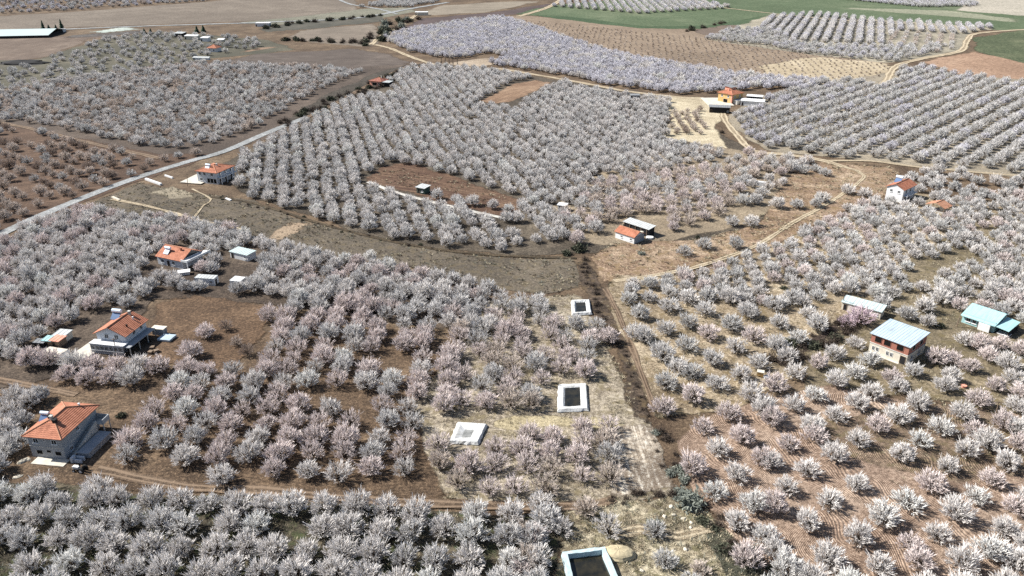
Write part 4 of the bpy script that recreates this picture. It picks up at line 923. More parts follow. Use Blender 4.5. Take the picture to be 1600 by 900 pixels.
# ------------------------------------------------------------------ trees
def make_tree(seed, shoots=430, thick=.06, span=3.0, top=4.2, puffs=2, low=.85, inner=.3, gap=.35, upward=.35):
    """almond tree: short trunk, spreading limbs (wood) and a dome of blossoming shoots (crown), about 6 m across"""
    r = random.Random(seed); wood = MB(); cv, cf, tone = [], [], []
    def spindle(a, b, rad, t):
        d = b - a; u = d.orthogonal().normalized(); w_ = d.normalized().cross(u); i = len(cv)
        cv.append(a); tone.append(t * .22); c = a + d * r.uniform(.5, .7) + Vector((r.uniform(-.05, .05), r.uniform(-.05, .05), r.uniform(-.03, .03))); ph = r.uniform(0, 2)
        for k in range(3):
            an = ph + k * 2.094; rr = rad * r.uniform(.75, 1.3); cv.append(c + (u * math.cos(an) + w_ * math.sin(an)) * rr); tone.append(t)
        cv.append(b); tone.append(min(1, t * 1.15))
        for k in range(3):
            j = (k + 1) % 3; cf.append((i, i + 1 + j, i + 1 + k)); cf.append((i + 1 + k, i + 1 + j, i + 4))
        for _ in range(puffs):
            c = a + d * r.uniform(.35, 1.0) + Vector((r.uniform(-1, 1), r.uniform(-1, 1), r.uniform(-1, 1))) * rad * 3.0; n = len(cv); q = rad * r.uniform(1.1, 2.1)
            for k in range(3):
                v = Vector((r.gauss(0, 1), r.gauss(0, 1), r.gauss(0, 1))).normalized(); cv.append(c + v * q); tone.append(min(1, t * 1.1))
            cf.append((n, n + 1, n + 2))
    th = r.uniform(.5, .8); head = Vector((r.uniform(-.12, .12), r.uniform(-.12, .12), th))
    wood.tube((0, 0, -.15), head, .2, .16, 7)
    nl = r.randint(6, 8); a0 = r.uniform(0, 6)
    lobes = [(a0 + i * 6.283 / nl + r.uniform(-.25, .25), R(r.uniform(8, 50)), r.uniform(.62, 1.18)) for i in range(nl)] + [(r.uniform(0, 6), R(r.uniform(60, 85)), r.uniform(.85, 1.08)) for _ in range(3)]
    lv = [Vector((math.cos(z) * math.cos(e), math.sin(z) * math.cos(e), math.sin(e))) for z, e, k in lobes]
    def surf(d):
        """dome radius in direction d: the lobes of the limbs stand out a little, gaps between them"""
        k = sum(max(0, d.dot(v) - .55) ** 2 * l[2] for v, l in zip(lv, lobes)); k = 1 - gap + gap * min(1.15, k / .16)
        rx = span; rz = top - low
        return k / math.sqrt((d.x * d.x + d.y * d.y) / rx ** 2 + (d.z / (rz if d.z > 0 else .55 * rz)) ** 2)
    c0 = Vector((0, 0, low))
    for v in lv:                                              # limbs and forks under the lobes
        R_ = surf(v); p1 = head.lerp(c0 + v * R_ * .35, 1.0) + Vector((0, 0, .05)); p2 = c0 + v * R_ * .72 + Vector((0, 0, .1))
        wood.tube(head, p1, .11, .075, 5, cap=False); wood.tube(p1, p2, .075, .03, 4, cap=False)
        for k in range(3):
            q = p1.lerp(p2, r.uniform(.2, .8)); e = q + (v + Vector((r.gauss(0, .6), r.gauss(0, .6), r.uniform(-.1, .6)))).normalized() * r.uniform(.6, 1.1)
            wood.tube(q, e, .045, .018, 3, cap=False)
    ns = max(8, int(shoots / 7))
    for k in range(ns):                                       # sprays of shoots, set round the dome by the golden angle
        sz = 1.0 - (k + .5 + r.uniform(-.35, .35)) / ns * 1.06; sz = max(-.06, min(.999, sz)); az = k * 2.39996 + r.uniform(-.35, .35); h_ = math.sqrt(max(0, 1 - sz * sz))
        d = Vector((math.cos(az) * h_, math.sin(az) * h_, sz)); R_ = surf(d); f = r.uniform(.78, 1.06) if r.random() > inner else r.uniform(.5, .75)
        tip0 = c0 + d * R_ * f; o = c0 + d * R_ * f * r.uniform(.45, .62); o.z = max(.4, o.z)
        wood.tube(head.lerp(o, .35), o, .035, .02, 3, cap=False)
        ax = (tip0 - o); Lm = max(.6, ax.length); ax = (ax.normalized() + Vector((0, 0, upward * .8))).normalized(); bright = r.uniform(.6, 1.0) * (1 if f > .76 else .72)  # inner sprays toned darker, shade inside the crown put into the colour
        for q in range(r.randint(7, 12)):
            dd = (ax + Vector((r.gauss(0, .32), r.gauss(0, .32), r.gauss(.12, .22)))).normalized(); st_ = o + ax * Lm * r.uniform(0, .45) + Vector((r.gauss(0, .12), r.gauss(0, .12), r.gauss(0, .08)))
            e = st_ + dd * Lm * r.uniform(.48, 1.0); e.z = max(.3, e.z)
            spindle(st_, e, thick * r.uniform(.75, 1.3), bright * r.uniform(.75, 1.1))
    return wood, cv, cf, tone
def tree_meshes(tag_, mats, **kw):
    wood, cv, cf, tone = make_tree(**kw)
    tm = bpy.data.meshes.new('trunk'); tm.from_pydata(wood.v, [], wood.f); tm.materials.append(mats[0]); tm.update()
    cm = bpy.data.meshes.new('crown'); cm.from_pydata([tuple(v) for v in cv], [], cf); cm.materials.append(mats[1])
    a = cm.attributes.new('tone', 'FLOAT', 'POINT'); a.data.foreach_set('value', tone); cm.update()
    return tm, cm
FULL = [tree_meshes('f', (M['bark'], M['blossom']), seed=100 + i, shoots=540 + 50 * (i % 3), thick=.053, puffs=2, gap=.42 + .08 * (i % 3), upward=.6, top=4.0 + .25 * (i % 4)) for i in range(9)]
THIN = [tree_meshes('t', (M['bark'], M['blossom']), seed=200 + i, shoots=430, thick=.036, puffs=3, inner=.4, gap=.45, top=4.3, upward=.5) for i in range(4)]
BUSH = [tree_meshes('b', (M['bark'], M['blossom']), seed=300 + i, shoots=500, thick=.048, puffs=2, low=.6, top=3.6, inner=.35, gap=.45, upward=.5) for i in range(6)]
VAR = FULL + THIN + BUSH
IDX = {'full': (0, 9), 'thin': (9, 13), 'bush': (13, 19)}
TINT = dict(white=(.88, .845, .82), grey=(.79, .77, .755), pink=(.86, .77, .745), rose=(.84, .70, .755), lilac=(.80, .785, .83), beige=(.77, .68, .61), brown=(.50, .41, .35), ash=(.74, .73, .715))

TREES = []      # dict(x, y, s, kind, tint, grp, row)
GRP = {}
def hits_road(x, y, m):
    for pts, hw in ROADS:
        for a, b in zip(pts[:-1], pts[1:]):
            if segdist((x, y), a, b) < hw + m: return True
    return False
def clear(x, y, s):
    for fx, fy, fr in FOOT:
        if abs(x - fx) < fr + 6 and abs(y - fy) < fr + 6 and math.hypot(x - fx, y - fy) < fr + 1.2 * s: return False
    return True
def orchard(grp, pxs, row, sp, jit, kinds, tints, size=(.9, 1.1), prob=1.0, holes=(), road=1.6, seed=0, z=2.2):
    """lattice of trees over the plot seen inside pxs; row = two pixels along a row; sp = (in row, between rows)"""
    size = (size[0] * 1.03, size[1] * 1.07); r = random.Random(seed + len(TREES)); poly = [(p.x, p.y) for p in (G(*q) for q in pxs)]
    hp = [[(p.x, p.y) for p in (G(*q) for q in h_)] for h_ in holes]
    a = G(*row[0]); b = G(*row[1]); u = (b - a).normalized(); v = Vector((-u.y, u.x, 0)); o = sum((Vector((p[0], p[1], 0)) for p in poly), Vector()) / len(poly)
    ext = max((Vector((p[0], p[1], 0)) - o).length for p in poly); ni = int(ext / sp[0]) + 1; nj = int(ext / sp[1]) + 1
    for j in range(-nj, nj + 1):
        ph = r.uniform(-.12, .12) * sp[0]
        for i in range(-ni, ni + 1):
            q = o + u * (i * sp[0] + ph) + v * (j * sp[1]); q += Vector((r.gauss(0, jit), r.gauss(0, jit), 0))
            if r.random() > prob or not inside((q.x, q.y), poly) or any(inside((q.x, q.y), h_) for h_ in hp): continue
            px, py, f = pix(q.x, q.y, 2)
            if px < -160 or px > 1760 or py > 985: continue
            s = r.uniform(*size)
            if not clear(q.x, q.y, s) or hits_road(q.x, q.y, road): continue
            TREES.append(dict(x=q.x, y=q.y, s=s, kind=r.choice(kinds), tint=r.choice(tints), grp=grp, row=j))
def spots(grp, pts, kinds, tints, size, z=2.0, seed=0):
    size = (size[0] * 1.02, size[1] * 1.08); r = random.Random(seed + 5)
    for k, p in enumerate(pts):
        q = G(p[0], p[1], z); s = r.uniform(*size) * (p[2] if len(p) > 2 else 1)
        if not clear(q.x, q.y, .2): continue
        TREES.append(dict(x=q.x, y=q.y, s=s, kind=r.choice(kinds), tint=p[3] if len(p) > 3 else r.choice(tints), grp=grp, row=None))
def Z8(X, Y): return (1200 + X / 4, 675 + Y / 4)
def Z4(X, Y): return (1200 + X / 4, 450 + Y / 4)
def Z3(X, Y): return (800 + X / 4, 450 + Y / 4)
def Z7(X, Y): return (800 + X / 4, 675 + Y / 4)
def Z5(X, Y): return (X / 4, 675 + Y / 4)
# lower right: single trees on raked red soil
low_right = [Z8(*p) for p in [(130,60),(250,220),(120,330),(420,130),(570,40),(390,410),(560,310),(250,550),(380,780),(570,640),(700,820),(720,520),(840,130),(880,420),(960,40),(1020,310),(1130,200),(1180,500),(1070,620),(900,680),(950,790),(1250,100),(1310,390),(1410,280),(1400,740),(1230,800),(1500,180),(1490,590),(1380,60),(1590,60),(1560,450),(1580,800),(40,450),(20,170),(300,5)]]
low_right += [Z4(*p) for p in [(40,600),(180,520),(320,460),(170,720),(300,660),(430,570),(420,400),(550,330),(640,440),(550,520),(650,640),(560,710),(430,780),(280,850),(690,850),(780,550),(820,600),(820,790),(940,710),(1150,540),(1220,770),(1090,860),(1320,690),(1430,600),(1540,550),(1560,720),(1480,830),(1300,880),(30,810),(1580,870),(1110,600),(1260,480),(1380,410),(1590,640)]]
low_right += [Z3(*p) for p in [(1200,850),(1360,770),(1580,750),(1500,660)]]
low_right += [Z7(*p) for p in [(1290,90),(1130,210),(1410,250),(1270,350),(1440,20),(1570,150),(1510,440),(1410,550),(1590,650)]]
low_right += [(1215, 860), (1230, 890), (1170, 870), (1270, 905), (1330, 915), (1390, 920), (1450, 912), (1510, 918), (1575, 910), (1610, 780), (1612, 850), (1620, 700), (1200, 925), (1630, 905), (1610, 640), (1625, 600)]
spots('single trees on the raked red soil', low_right, ['full', 'full', 'bush'], ['white', 'white', 'pink', 'white', 'white'], (.88, 1.06), z=2.0)
# right middle block, single trees near the track
mid_right = [Z3(*p) for p in [(730,60),(860,50),(800,160),(780,280),(960,250),(980,110),(1100,60),(1230,30),(1360,60),(1450,30),(1210,130),(1100,210),(1230,280),(1370,230),(1480,150),(1090,350),(940,420),(1050,490),(1130,520),(1250,440),(1400,360),(1510,300),(960,580),(950,740),(1130,670),(1280,590),(1430,530),(1540,460),(830,300)]]
mid_right += [Z4(*p) for p in [(70,210),(60,360),(190,310),(250,150),(310,230),(40,100),(150,60),(120,420)]]
spots('single trees right of the ditch track', mid_right, ['bush', 'bush', 'full'], ['grey', 'ash', 'white', 'grey', 'pink'], (1.0, 1.16), z=1.8, seed=3)
right_near = [Z4(*p) for p in [(780,150),(870,160),(980,110),(1130,20),(1060,430),(1160,430),(1240,320),(1200,100),(1080,60),(1450,340),(1540,270),(1500,50),(1440,20),(1580,80),(1350,100),(1590,380),(1500,470),(920,510),(720,90),(680,20),(1320,340),(1000,200)]]
spots('trees around the brick house', right_near, ['full', 'bush'], ['white', 'grey', 'white', 'pink'], (.9, 1.1), z=2.0, seed=4)
orchard('trees of the right hand orchard', [(950, 470), (985, 440), (1100, 425), (1200, 392), (1340, 322), (1380, 305), (1450, 320), (1640, 290), (1760, 330), (1760, 480), (1500, 455), (1390, 470), (1330, 465), (1180, 492), (1010, 462)], ((1010, 445), (1400, 470)), (5.3, 5.4), .4, ['bush', 'bush', 'full'], ['grey', 'white', 'ash', 'grey', 'pink', 'white'], (.78, .98), .97, [[(1415, 430), (1500, 395), (1530, 405), (1440, 450)]], seed=11)
orchard('trees of the right hand orchard', [(1500, 460), (1640, 440), (1760, 500), (1760, 640), (1640, 600), (1590, 520)], ((1500, 470), (1600, 500)), (6.2, 6.2), .5, ['full', 'bush'], ['white', 'grey', 'pink'], (.85, 1.05), .95, seed=12)
# bottom strip
orchard('trees of the white strip along the bottom edge', [(-220, 768), (0, 772), (150, 776), (330, 788), (640, 800), (800, 806), (872, 824), (876, 880), (860, 1000), (-220, 1000)], ((0, 800), (860, 835)), (5.6, 5.5), .55, ['full'], ['white', 'white', 'white', 'grey'], (.88, 1.08), .97, seed=21)
spots('trees of the white strip along the bottom edge', [(345, 742), (65, 760), (150, 762)], ['full'], ['white'], (.95, 1.05), seed=6)
spots('sparse trees around the blue basin', [Z7(*p) for p in [(180,440),(460,470),(50,590),(310,580),(600,590),(240,770),(90,770),(40,850),(150,640),(330,830)]], ['thin', 'thin', 'full'], ['pink', 'beige', 'white'], (.8, 1.0), seed=7)
spots('low trees on the rough ground', [Z7(*p) for p in [(890,590),(960,780),(1180,830),(1120,900)]], ['bush'], ['ash', 'beige'], (.7, .85), seed=8)
# pink grey block, left of centre
orchard('pinkish trees of the brown orchard', [(175, 712), (235, 640), (300, 600), (380, 580), (430, 482), (480, 470), (620, 490), (700, 520), (716, 600), (700, 660), (655, 740), (640, 772), (560, 772), (420, 745), (330, 740), (230, 735)], ((430, 490), (300, 720)), (5.6, 6.3), .5, ['full', 'full', 'thin'], ['pink', 'pink', 'pink', 'grey', 'white'], (.92, 1.1), 1.0,
        [[(575, 552), (640, 564), (628, 600), (580, 600)], [(485, 612), (578, 620), (562, 650), (478, 646)], [(240, 720), (420, 742), (420, 760), (160, 760)], [(300, 575), (425, 500), (385, 585)]], seed=31)
orchard('pinkish trees of the brown orchard', [(-160, 640), (-60, 572), (60, 572), (150, 568), (240, 570), (330, 590), (300, 612), (190, 600), (120, 612), (60, 600), (0, 588), (-100, 650)], ((0, 580), (300, 596)), (5.6, 6.0), .5, ['full'], ['pink', 'white', 'pink'], (.92, 1.1), 1.0, seed=32)
spots('trees behind the grey house', [(10, 640), (28, 655), (8, 672), (22, 618), (45, 625), (6, 700), (-20, 660), (-15, 690), (60, 615), (25, 690), (-30, 620), (-10, 725), (-40, 740)], ['full'], ['grey', 'white'], (.9, 1.05), seed=9)
spots('lone trees on the raked yard', [(298, 547, 1.0), (320, 517, .95)], ['full'], ['pink'], (.95, 1.0), seed=10)
spots('bare bushes on the raked yard', [(352, 506, .9), (368, 530, .8), (385, 545, .8)], ['thin'], ['beige', 'brown'], (.75, .9), seed=12)
# centre, sparse trees in straw
orchard('thin pinkish trees on straw grass', [(690, 560), (720, 510), (950, 520), (968, 570), (1005, 655), (955, 668), (962, 775), (860, 782), (700, 775), (660, 740), (700, 660)], ((720, 530), (960, 545)), (5.6, 5.6), .5, ['thin', 'thin', 'full'], ['pink', 'pink', 'pink', 'beige', 'pink', 'grey'], (.92, 1.1), .98, [[(750, 655), (960, 648), (1000, 662), (990, 674), (820, 672)]], seed=41)
orchard('white trees above the ponds', [(440, 480), (470, 455), (560, 440), (700, 455), (770, 470), (905, 480), (950, 510), (950, 525), (715, 520), (620, 495), (520, 482)], ((450, 470), (940, 510)), (5.6, 5.6), .5, ['full', 'full', 'thin'], ['white', 'grey', 'pink', 'grey'], (.9, 1.1), 1.0, seed=42)
# left white block
orchard('white trees around the terrace house', [(-160, 640), (-160, 440), (0, 388), (70, 345), (140, 330), (300, 350), (400, 372), (425, 390), (560, 404), (640, 425), (700, 440), (775, 458), (770, 480), (700, 470), (560, 460), (470, 470), (430, 470), (350, 458), (240, 452), (225, 480), (130, 500), (30, 560), (-60, 590)], ((0, 400), (300, 470)), (5.6, 5.6), .5, ['full'], ['white', 'white', 'pink', 'grey', 'white'], (.86, 1.06), 1.0,
        [[(312, 400), (352, 408), (420, 405), (402, 424), (345, 450), (330, 448), (335, 425)], [(190, 430), (250, 430), (262, 452), (190, 446)]], seed=51)
spots('white trees around the terrace house', [(272, 440), (250, 432), (232, 444), (290, 446), (316, 416), (334, 404), (348, 398), (372, 450), (392, 440), (300, 415), (205, 430), (410, 430)], ['full'], ['white', 'pink', 'grey'], (.85, 1.0), seed=19)
# left, brown soil beyond the road
orchard('dull trees on brown soil beyond the road', [(-160, 420), (-160, 200), (0, 196), (120, 218), (250, 245), (340, 240), (250, 268), (120, 316), (0, 360)], ((0, 220), (200, 300)), (7.0, 7.0), .7, ['thin', 'thin', 'full'], ['beige', 'ash', 'brown', 'beige'], (.75, 1.02), .78, seed=61)
orchard('grey trees of the upper left orchard', [(-160, 200), (-100, 150), (0, 140), (150, 120), (330, 98), (470, 105), (560, 112), (575, 110), (520, 130), (470, 158), (425, 184), (400, 200), (340, 226), (270, 238), (150, 214), (30, 190)], ((0, 160), (400, 190)), (6.2, 6.6), .8, ['full', 'bush', 'thin'], ['grey', 'white', 'grey', 'white', 'ash', 'beige'], (.8, 1.04), .93, seed=62)
orchard('scattered far trees in green grass', [(-160, 140), (0, 108), (90, 90), (160, 62), (240, 50), (400, 62), (420, 74), (330, 88), (320, 96), (200, 118), (60, 140)], ((0, 100), (300, 60)), (9.5, 11), 2.0, ['full', 'thin', 'bush'], ['grey', 'white', 'white', 'ash'], (.8, 1.1), .8, seed=63, road=2)
# middle white orchard
orchard('white trees of the middle orchard', [(345, 262), (380, 240), (470, 195), (560, 150), (640, 108), (690, 104), (770, 112), (860, 126), (960, 148), (1050, 158), (1040, 215), (1060, 225), (1140, 245), (1080, 262), (940, 275), (880, 330), (910, 400), (800, 400), (700, 388), (600, 370), (480, 342), (380, 306)], ((700, 320), (600, 150)), (5.3, 5.8), .55, ['full', 'full', 'bush'], ['white', 'white', 'white', 'grey', 'grey'], (.80, .97), .98,
        [[(562, 280), (602, 257), (640, 256), (822, 313), (806, 334)], [(738, 166), (796, 130), (845, 121), (878, 126), (800, 172)], [(300, 240), (372, 240), (372, 296), (300, 300)], [(540, 132), (605, 128), (612, 146), (560, 152)], [(760, 344), (820, 352), (850, 376), (780, 366)], [(800, 386), (920, 380), (920, 402), (800, 400)]], seed=71)
orchard('beige trees left of the cottage', [(850, 335), (930, 285), (1040, 272), (1130, 262), (1160, 300), (1140, 340), (1030, 372), (1000, 345), (900, 385)], ((880, 330), (1120, 340)), (5.6, 5.8), .4, ['thin', 'full'], ['pink', 'beige', 'pink', 'grey'], (.85, 1.02), .98, [[(940, 350), (1040, 342), (1030, 385), (960, 385)]], seed=72)
orchard('beige trees left of the cottage', [(1060, 225), (1150, 240), (1260, 255), (1210, 300), (1160, 296), (1130, 262)], ((1060, 240), (1200, 270)), (6.0, 6.0), .7, ['thin', 'full', 'full'], ['beige', 'grey', 'pink', 'white'], (.82, 1.0), .85, seed=73)
spots('white trees on the tan open ground', [(1070, 390), (1100, 380), (1145, 345), (1175, 345), (1180, 312), (1215, 318), (1245, 318), (1275, 316), (1285, 308), (1325, 296), (1352, 300), (1162, 312), (1190, 300), (1255, 264), (1275, 262), (1235, 262), (1230, 250), (1262, 248), (1290, 268), (1150, 380)], ['full', 'bush'], ['white', 'grey', 'ash'], (.95, 1.15), seed=13)
orchard('bare bushy trees on the straw yard', [(1046, 178), (1102, 172), (1106, 200), (1096, 214), (1044, 212)], ((1050, 190), (1100, 190)), (5.5, 5.5), .8, ['thin'], ['beige', 'brown', 'beige'], (.6, .8), .9, seed=76)
# grey block upper right
orchard('grey trees of the upper right orchard', [(1135, 200), (1150, 178), (1200, 158), (1240, 138), (1310, 128), (1380, 130), (1400, 108), (1440, 106), (1500, 118), (1600, 132), (1760, 160), (1760, 290), (1600, 272), (1440, 258), (1290, 246), (1190, 232)], ((1300, 200), (1450, 140)), (5.8, 8.6), .45, ['full', 'full', 'thin'], ['grey', 'ash', 'lilac', 'grey', 'ash'], (.92, 1.06), 1.0, seed=81)
orchard('white trees behind the gabled house', [(1380, 300), (1440, 268), (1600, 280), (1760, 290), (1760, 340), (1640, 300), (1460, 318)], ((1400, 300), (1600, 300)), (7.5, 7.5), .8, ['full', 'bush'], ['grey', 'white', 'ash'], (.9, 1.05), .8, seed=82)
# lilac block
orchard('lilac white trees of the long far orchard', [(600, 62), (640, 48), (700, 38), (780, 28), (815, 36), (880, 60), (960, 86), (1060, 104), (1180, 122), (1300, 130), (1240, 138), (1160, 142), (1060, 148), (960, 136), (840, 112), (730, 98), (640, 82)], ((700, 80), (900, 60)), (5.8, 6.6), .5, ['full'], ['lilac', 'lilac', 'white', 'lilac'], (.95, 1.12), 1.0, [[(690, 96), (770, 84), (800, 94), (720, 104)]], seed=91)
# far right rows on the rise
orchard('far trees in straight rows', [(1180, 40), (1210, 26), (1280, 22), (1380, 34), (1560, 42), (1500, 54), (1400, 48), (1380, 70), (1240, 66)], ((1305, 60), (1318, 25)), (5.2, 9.0), .3, ['full'], ['white', 'grey', 'lilac'], (.95, 1.1), 1.0, seed=101)
orchard('far trees in straight rows', [(1095, 62), (1130, 48), (1200, 46), (1250, 70), (1380, 74), (1480, 72), (1440, 90), (1395, 98), (1250, 84), (1180, 70)], ((1200, 70), (1400, 85)), (6.5, 7.5), .8, ['thin', 'bush', 'full'], ['ash', 'grey', 'lilac', 'ash'], (.9, 1.1), .95, seed=102)
orchard('far trees in straight rows', [(1380, 70), (1400, 50), (1500, 56), (1505, 76), (1460, 84)], ((1420, 70), (1428, 50)), (6, 9.5), .5, ['thin'], ['beige', 'white'], (.7, .9), .8, seed=103)
orchard('far trees in straight rows', [(855, 10), (880, -6), (1040, -6), (1150, 13), (1000, 22)], ((985, 20), (968, 0)), (5.0, 9.5), .3, ['full'], ['white', 'white', 'lilac'], (.95, 1.1), 1.0, seed=104)
orchard('far trees in straight rows', [(1320, 0), (1400, -12), (1510, -6), (1528, 10), (1440, 12)], ((1350, 5), (1500, 5)), (6, 7), 1, ['bush'], ['ash', 'lilac', 'ash'], (1, 1.3), 1.0, seed=105)
orchard('far trees in straight rows', [(-100, 26), (-100, -20), (330, -14), (330, 2), (140, 15), (0, 24)], ((0, 10), (200, 0)), (9, 12), 1.5, ['full', 'bush'], ['ash', 'grey', 'lilac', 'beige'], (.95, 1.25), .75, seed=106)
orchard('far trees in straight rows', [(560, 12), (600, 2), (680, -4), (690, 4), (640, 12)], ((600, 10), (640, 4)), (6.5, 9), .6, ['full'], ['ash', 'grey'], (.9, 1.1), 1.0, seed=107)
orchard('young trees on the far tan field', [(800, 30), (1000, 50), (1180, 66), (1390, 102), (1380, 124), (1250, 130), (1100, 108), (940, 76)], ((900, 60), (1000, 50)), (6.5, 7.0), .5, ['thin'], ['beige', 'brown', 'beige'], (.24, .38), .95, seed=108)

# the 300 largest in view stand as trees of their own; the rest of the orchards is one stuff object
def seen(t):
    px, py, f = pix(t['x'], t['y'], 1.5 * t['s']); return -8 < px < 1608 and -20 < py < 912
vis = [t for t in TREES if seen(t) and t['y'] > 10]
vis.sort(key=lambda t: pix(t['x'], t['y'], 2)[2] / t['s'])
near = vis[:296]; ids = set(map(id, near)); rest = [t for t in TREES if id(t) not in ids]
ORD = ['first', 'second', 'third', 'fourth', 'fifth', 'sixth', 'seventh', 'eighth', 'ninth', 'tenth', 'eleventh', 'twelfth', 'thirteenth', 'fourteenth', 'fifteenth', 'sixteenth', 'seventeenth', 'eighteenth', 'nineteenth', 'twentieth', 'twenty-first', 'twenty-second', 'twenty-third', 'twenty-fourth', 'twenty-fifth', 'twenty-sixth', 'twenty-seventh', 'twenty-eighth', 'twenty-ninth', 'thirtieth']
LOOK = dict(white='white', grey='greyish', pink='pale pink', ash='grey', beige='beige', brown='bare brown', lilac='lilac', rose='pink')
WHERE = {
    'single trees on the raked red soil': 'on the raked red soil', 'single trees right of the ditch track': 'just right of the ditch',
    'trees around the brick house': 'around the brick house', 'trees of the right hand orchard': 'in the right hand orchard', 'trees of the white strip along the bottom edge': 'in the bottom strip',
    'sparse trees around the blue basin': 'left of the blue basin', 'low trees on the rough ground': 'right of the sand heap', 'pinkish trees of the brown orchard': 'in the brown soil orchard',
    'trees behind the grey house': 'left of the grey house', 'lone trees on the raked yard': 'alone on the raked yard', 'bare bushes on the raked yard': 'at the raked yard rim',
    'thin pinkish trees on straw grass': 'around the white ponds', 'white trees above the ponds': 'above the white ponds', 'white trees around the terrace house': 'near the balcony house'}
by = {}
for t in near: by.setdefault(t['grp'], []).append(t)
for g, ts in by.items():                                      # rows counted from the nearest, trees counted from the left
    ts.sort(key=lambda t: -pix(t['x'], t['y'], 0)[1]); rows = []
    band = 38
    for t in ts:
        py = pix(t['x'], t['y'], 0)[1]
        if not rows or rows[-1][0] - py > band * py / 800: rows.append((py, []))
        rows[-1][1].append(t)
    for k, (_, row) in enumerate(rows):
        row.sort(key=lambda t: pix(t['x'], t['y'], 0)[0])
        for i, t in enumerate(row):
            wh = WHERE.get(g, 'among the ' + g)
            pos = 'the only one' if len(row) == 1 else 'leftmost' if i == 0 else 'rightmost' if i == len(row) - 1 else ORD[min(i, 29)] + ' from left'
            rw = '' if len(rows) == 1 else (' in front row' if k == 0 else ' in %s row' % ORD[min(k, 29)])
            t['label'] = '%s almond tree %s, %s%s' % (LOOK[t['tint']], wh, pos, rw)
def tint_of(t, r):
    c = TINT[t['tint']]; k = r.uniform(.9, 1.06); return (min(.9, c[0] * k), min(.9, c[1] * k), min(.9, c[2] * k))
r0 = random.Random(77)
def put_tree(t, name='almond_tree', trunk_lbl=None):
    lo, hi = IDX[t['kind']]; tm, cm = VAR[r0.randrange(lo, hi)]
    o = empty(name, (t['x'], t['y'], 0), r0.uniform(0, 6.28), t['label'], 'tree', t['grp'])
    s = t['s']; o.scale = (s * r0.uniform(.94, 1.06), s * r0.uniform(.94, 1.06), s * r0.uniform(.9, 1.05))
    a = bpy.data.objects.new('trunk', tm); COL.objects.link(a); a.parent = o
    b = bpy.data.objects.new('crown', cm); COL.objects.link(b); b.parent = o
    c = tint_of(t, r0); b.color = (c[0], c[1], c[2], 1)
    return o
# first tree of every form gives the far orchards their shape
for t in near: put_tree(t)
# the pink flowering tree at the blue shed
p = G(1346, 494, 2.4)
pk = put_tree(dict(x=p.x, y=p.y, s=1.45, kind='bush', tint='rose', grp=None, label='deep pink flowering tree in front of the long blue shed'), 'pink_tree')
p = G(1325, 500, 2.0)
put_tree(dict(x=p.x, y=p.y, s=.95, kind='bush', tint='rose', grp=None, label='smaller pink tree at the left foot of the deep pink one'), 'pink_tree')

# ------------------------------------------------------------------ shrubs, hedges, conifers, weeds
def shrub_mesh(seed, mat, n=120, rad=1.0, hgt=1.0, thick=.035, leaf=.07, leaves=2):
    r = random.Random(seed); mb = MB()
    for k in range(n):
        az = r.uniform(0, 6.283); el = math.asin(r.uniform(.05, 1)); f = r.uniform(.55, 1.05) * (.75 + .35 * math.sin(az * 2 + seed) ** 2)
        d = Vector((math.cos(az) * math.cos(el) * rad, math.sin(az) * math.cos(el) * rad, math.sin(el) * hgt)) * f
        b = d * r.uniform(.15, .5); b.z *= .6
        u = d.orthogonal().normalized() * thick; w_ = d.normalized().cross(u); e = d + Vector((r.gauss(0, .12), r.gauss(0, .12), r.uniform(0, .2)))
        mb.face([b + u, b - u * .5 + w_, e]); mb.face([b - u * .5 + w_, b - u * .5 - w_, e]); mb.face([b - u * .5 - w_, b + u, e])
        for _ in range(leaves):
            c = b.lerp(e, r.uniform(.4, 1.1)); q = [c + Vector((r.gauss(0, leaf), r.gauss(0, leaf), r.gauss(0, leaf))) for _ in range(3)]; mb.face(q)
    me = bpy.data.meshes.new('shrub'); me.from_pydata(mb.v, [], mb.f); me.materials.append(M[mat]); me.update(); return me
SHR = dict(bare=[shrub_mesh(i, 'twig', 130, 1.3, 1.3) for i in range(3)], olive=[shrub_mesh(10 + i, 'scrub', 150, 1.3, 1.1, leaf=.13, leaves=3) for i in range(3)],
           grey=[shrub_mesh(20 + i, 'grey_scrub', 170, 1.4, 1.2, leaf=.11, leaves=3) for i in range(2)])
SHRUBS = []
def shrub(x, y, s, kind, label, grp, cat='shrub'):
    o = bpy.data.objects.new('shrub', SHR[kind][len(SHRUBS) % len(SHR[kind])]); COL.objects.link(o); o.location = (x, y, 0); o.rotation_euler = (0, 0, r0.uniform(0, 6.28))
    o.scale = (s * r0.uniform(.85, 1.2), s * r0.uniform(.85, 1.2), s * r0.uniform(.8, 1.2)); SHRUBS.append(o); return tag(o, label, cat, grp)
def hedge(pxs, n, wid, size, kinds, what, where, grp):
    """n bushes along a line of picked points, numbered from its top end"""
    gp = [G(*p) for p in pxs]; seg = [(b - a).length for a, b in zip(gp[:-1], gp[1:])]; tot = sum(seg); out = []
    for k in range(n):
        d = tot * (k + .5) / n + r0.uniform(-.3, .3) * tot / n; i = 0
        while i < len(seg) - 1 and d > seg[i]: d -= seg[i]; i += 1
        q = gp[i].lerp(gp[i + 1], min(1, d / seg[i])); q += Vector((r0.uniform(-wid, wid), r0.uniform(-wid, wid), 0)); out.append(q)
    out.sort(key=lambda q: -q.y)
    for k, q in enumerate(out):
        pos = 'topmost' if k == 0 else 'lowest' if k == n - 1 else (ORD[k] + ' from top' if k < n / 2 else ORD[n - 1 - k] + ' from bottom' if n - 1 - k < 30 else 'near the middle')
        shrub(q.x, q.y, r0.uniform(*size), r0.choice(kinds), '%s %s, %s' % (what, where, pos), grp)
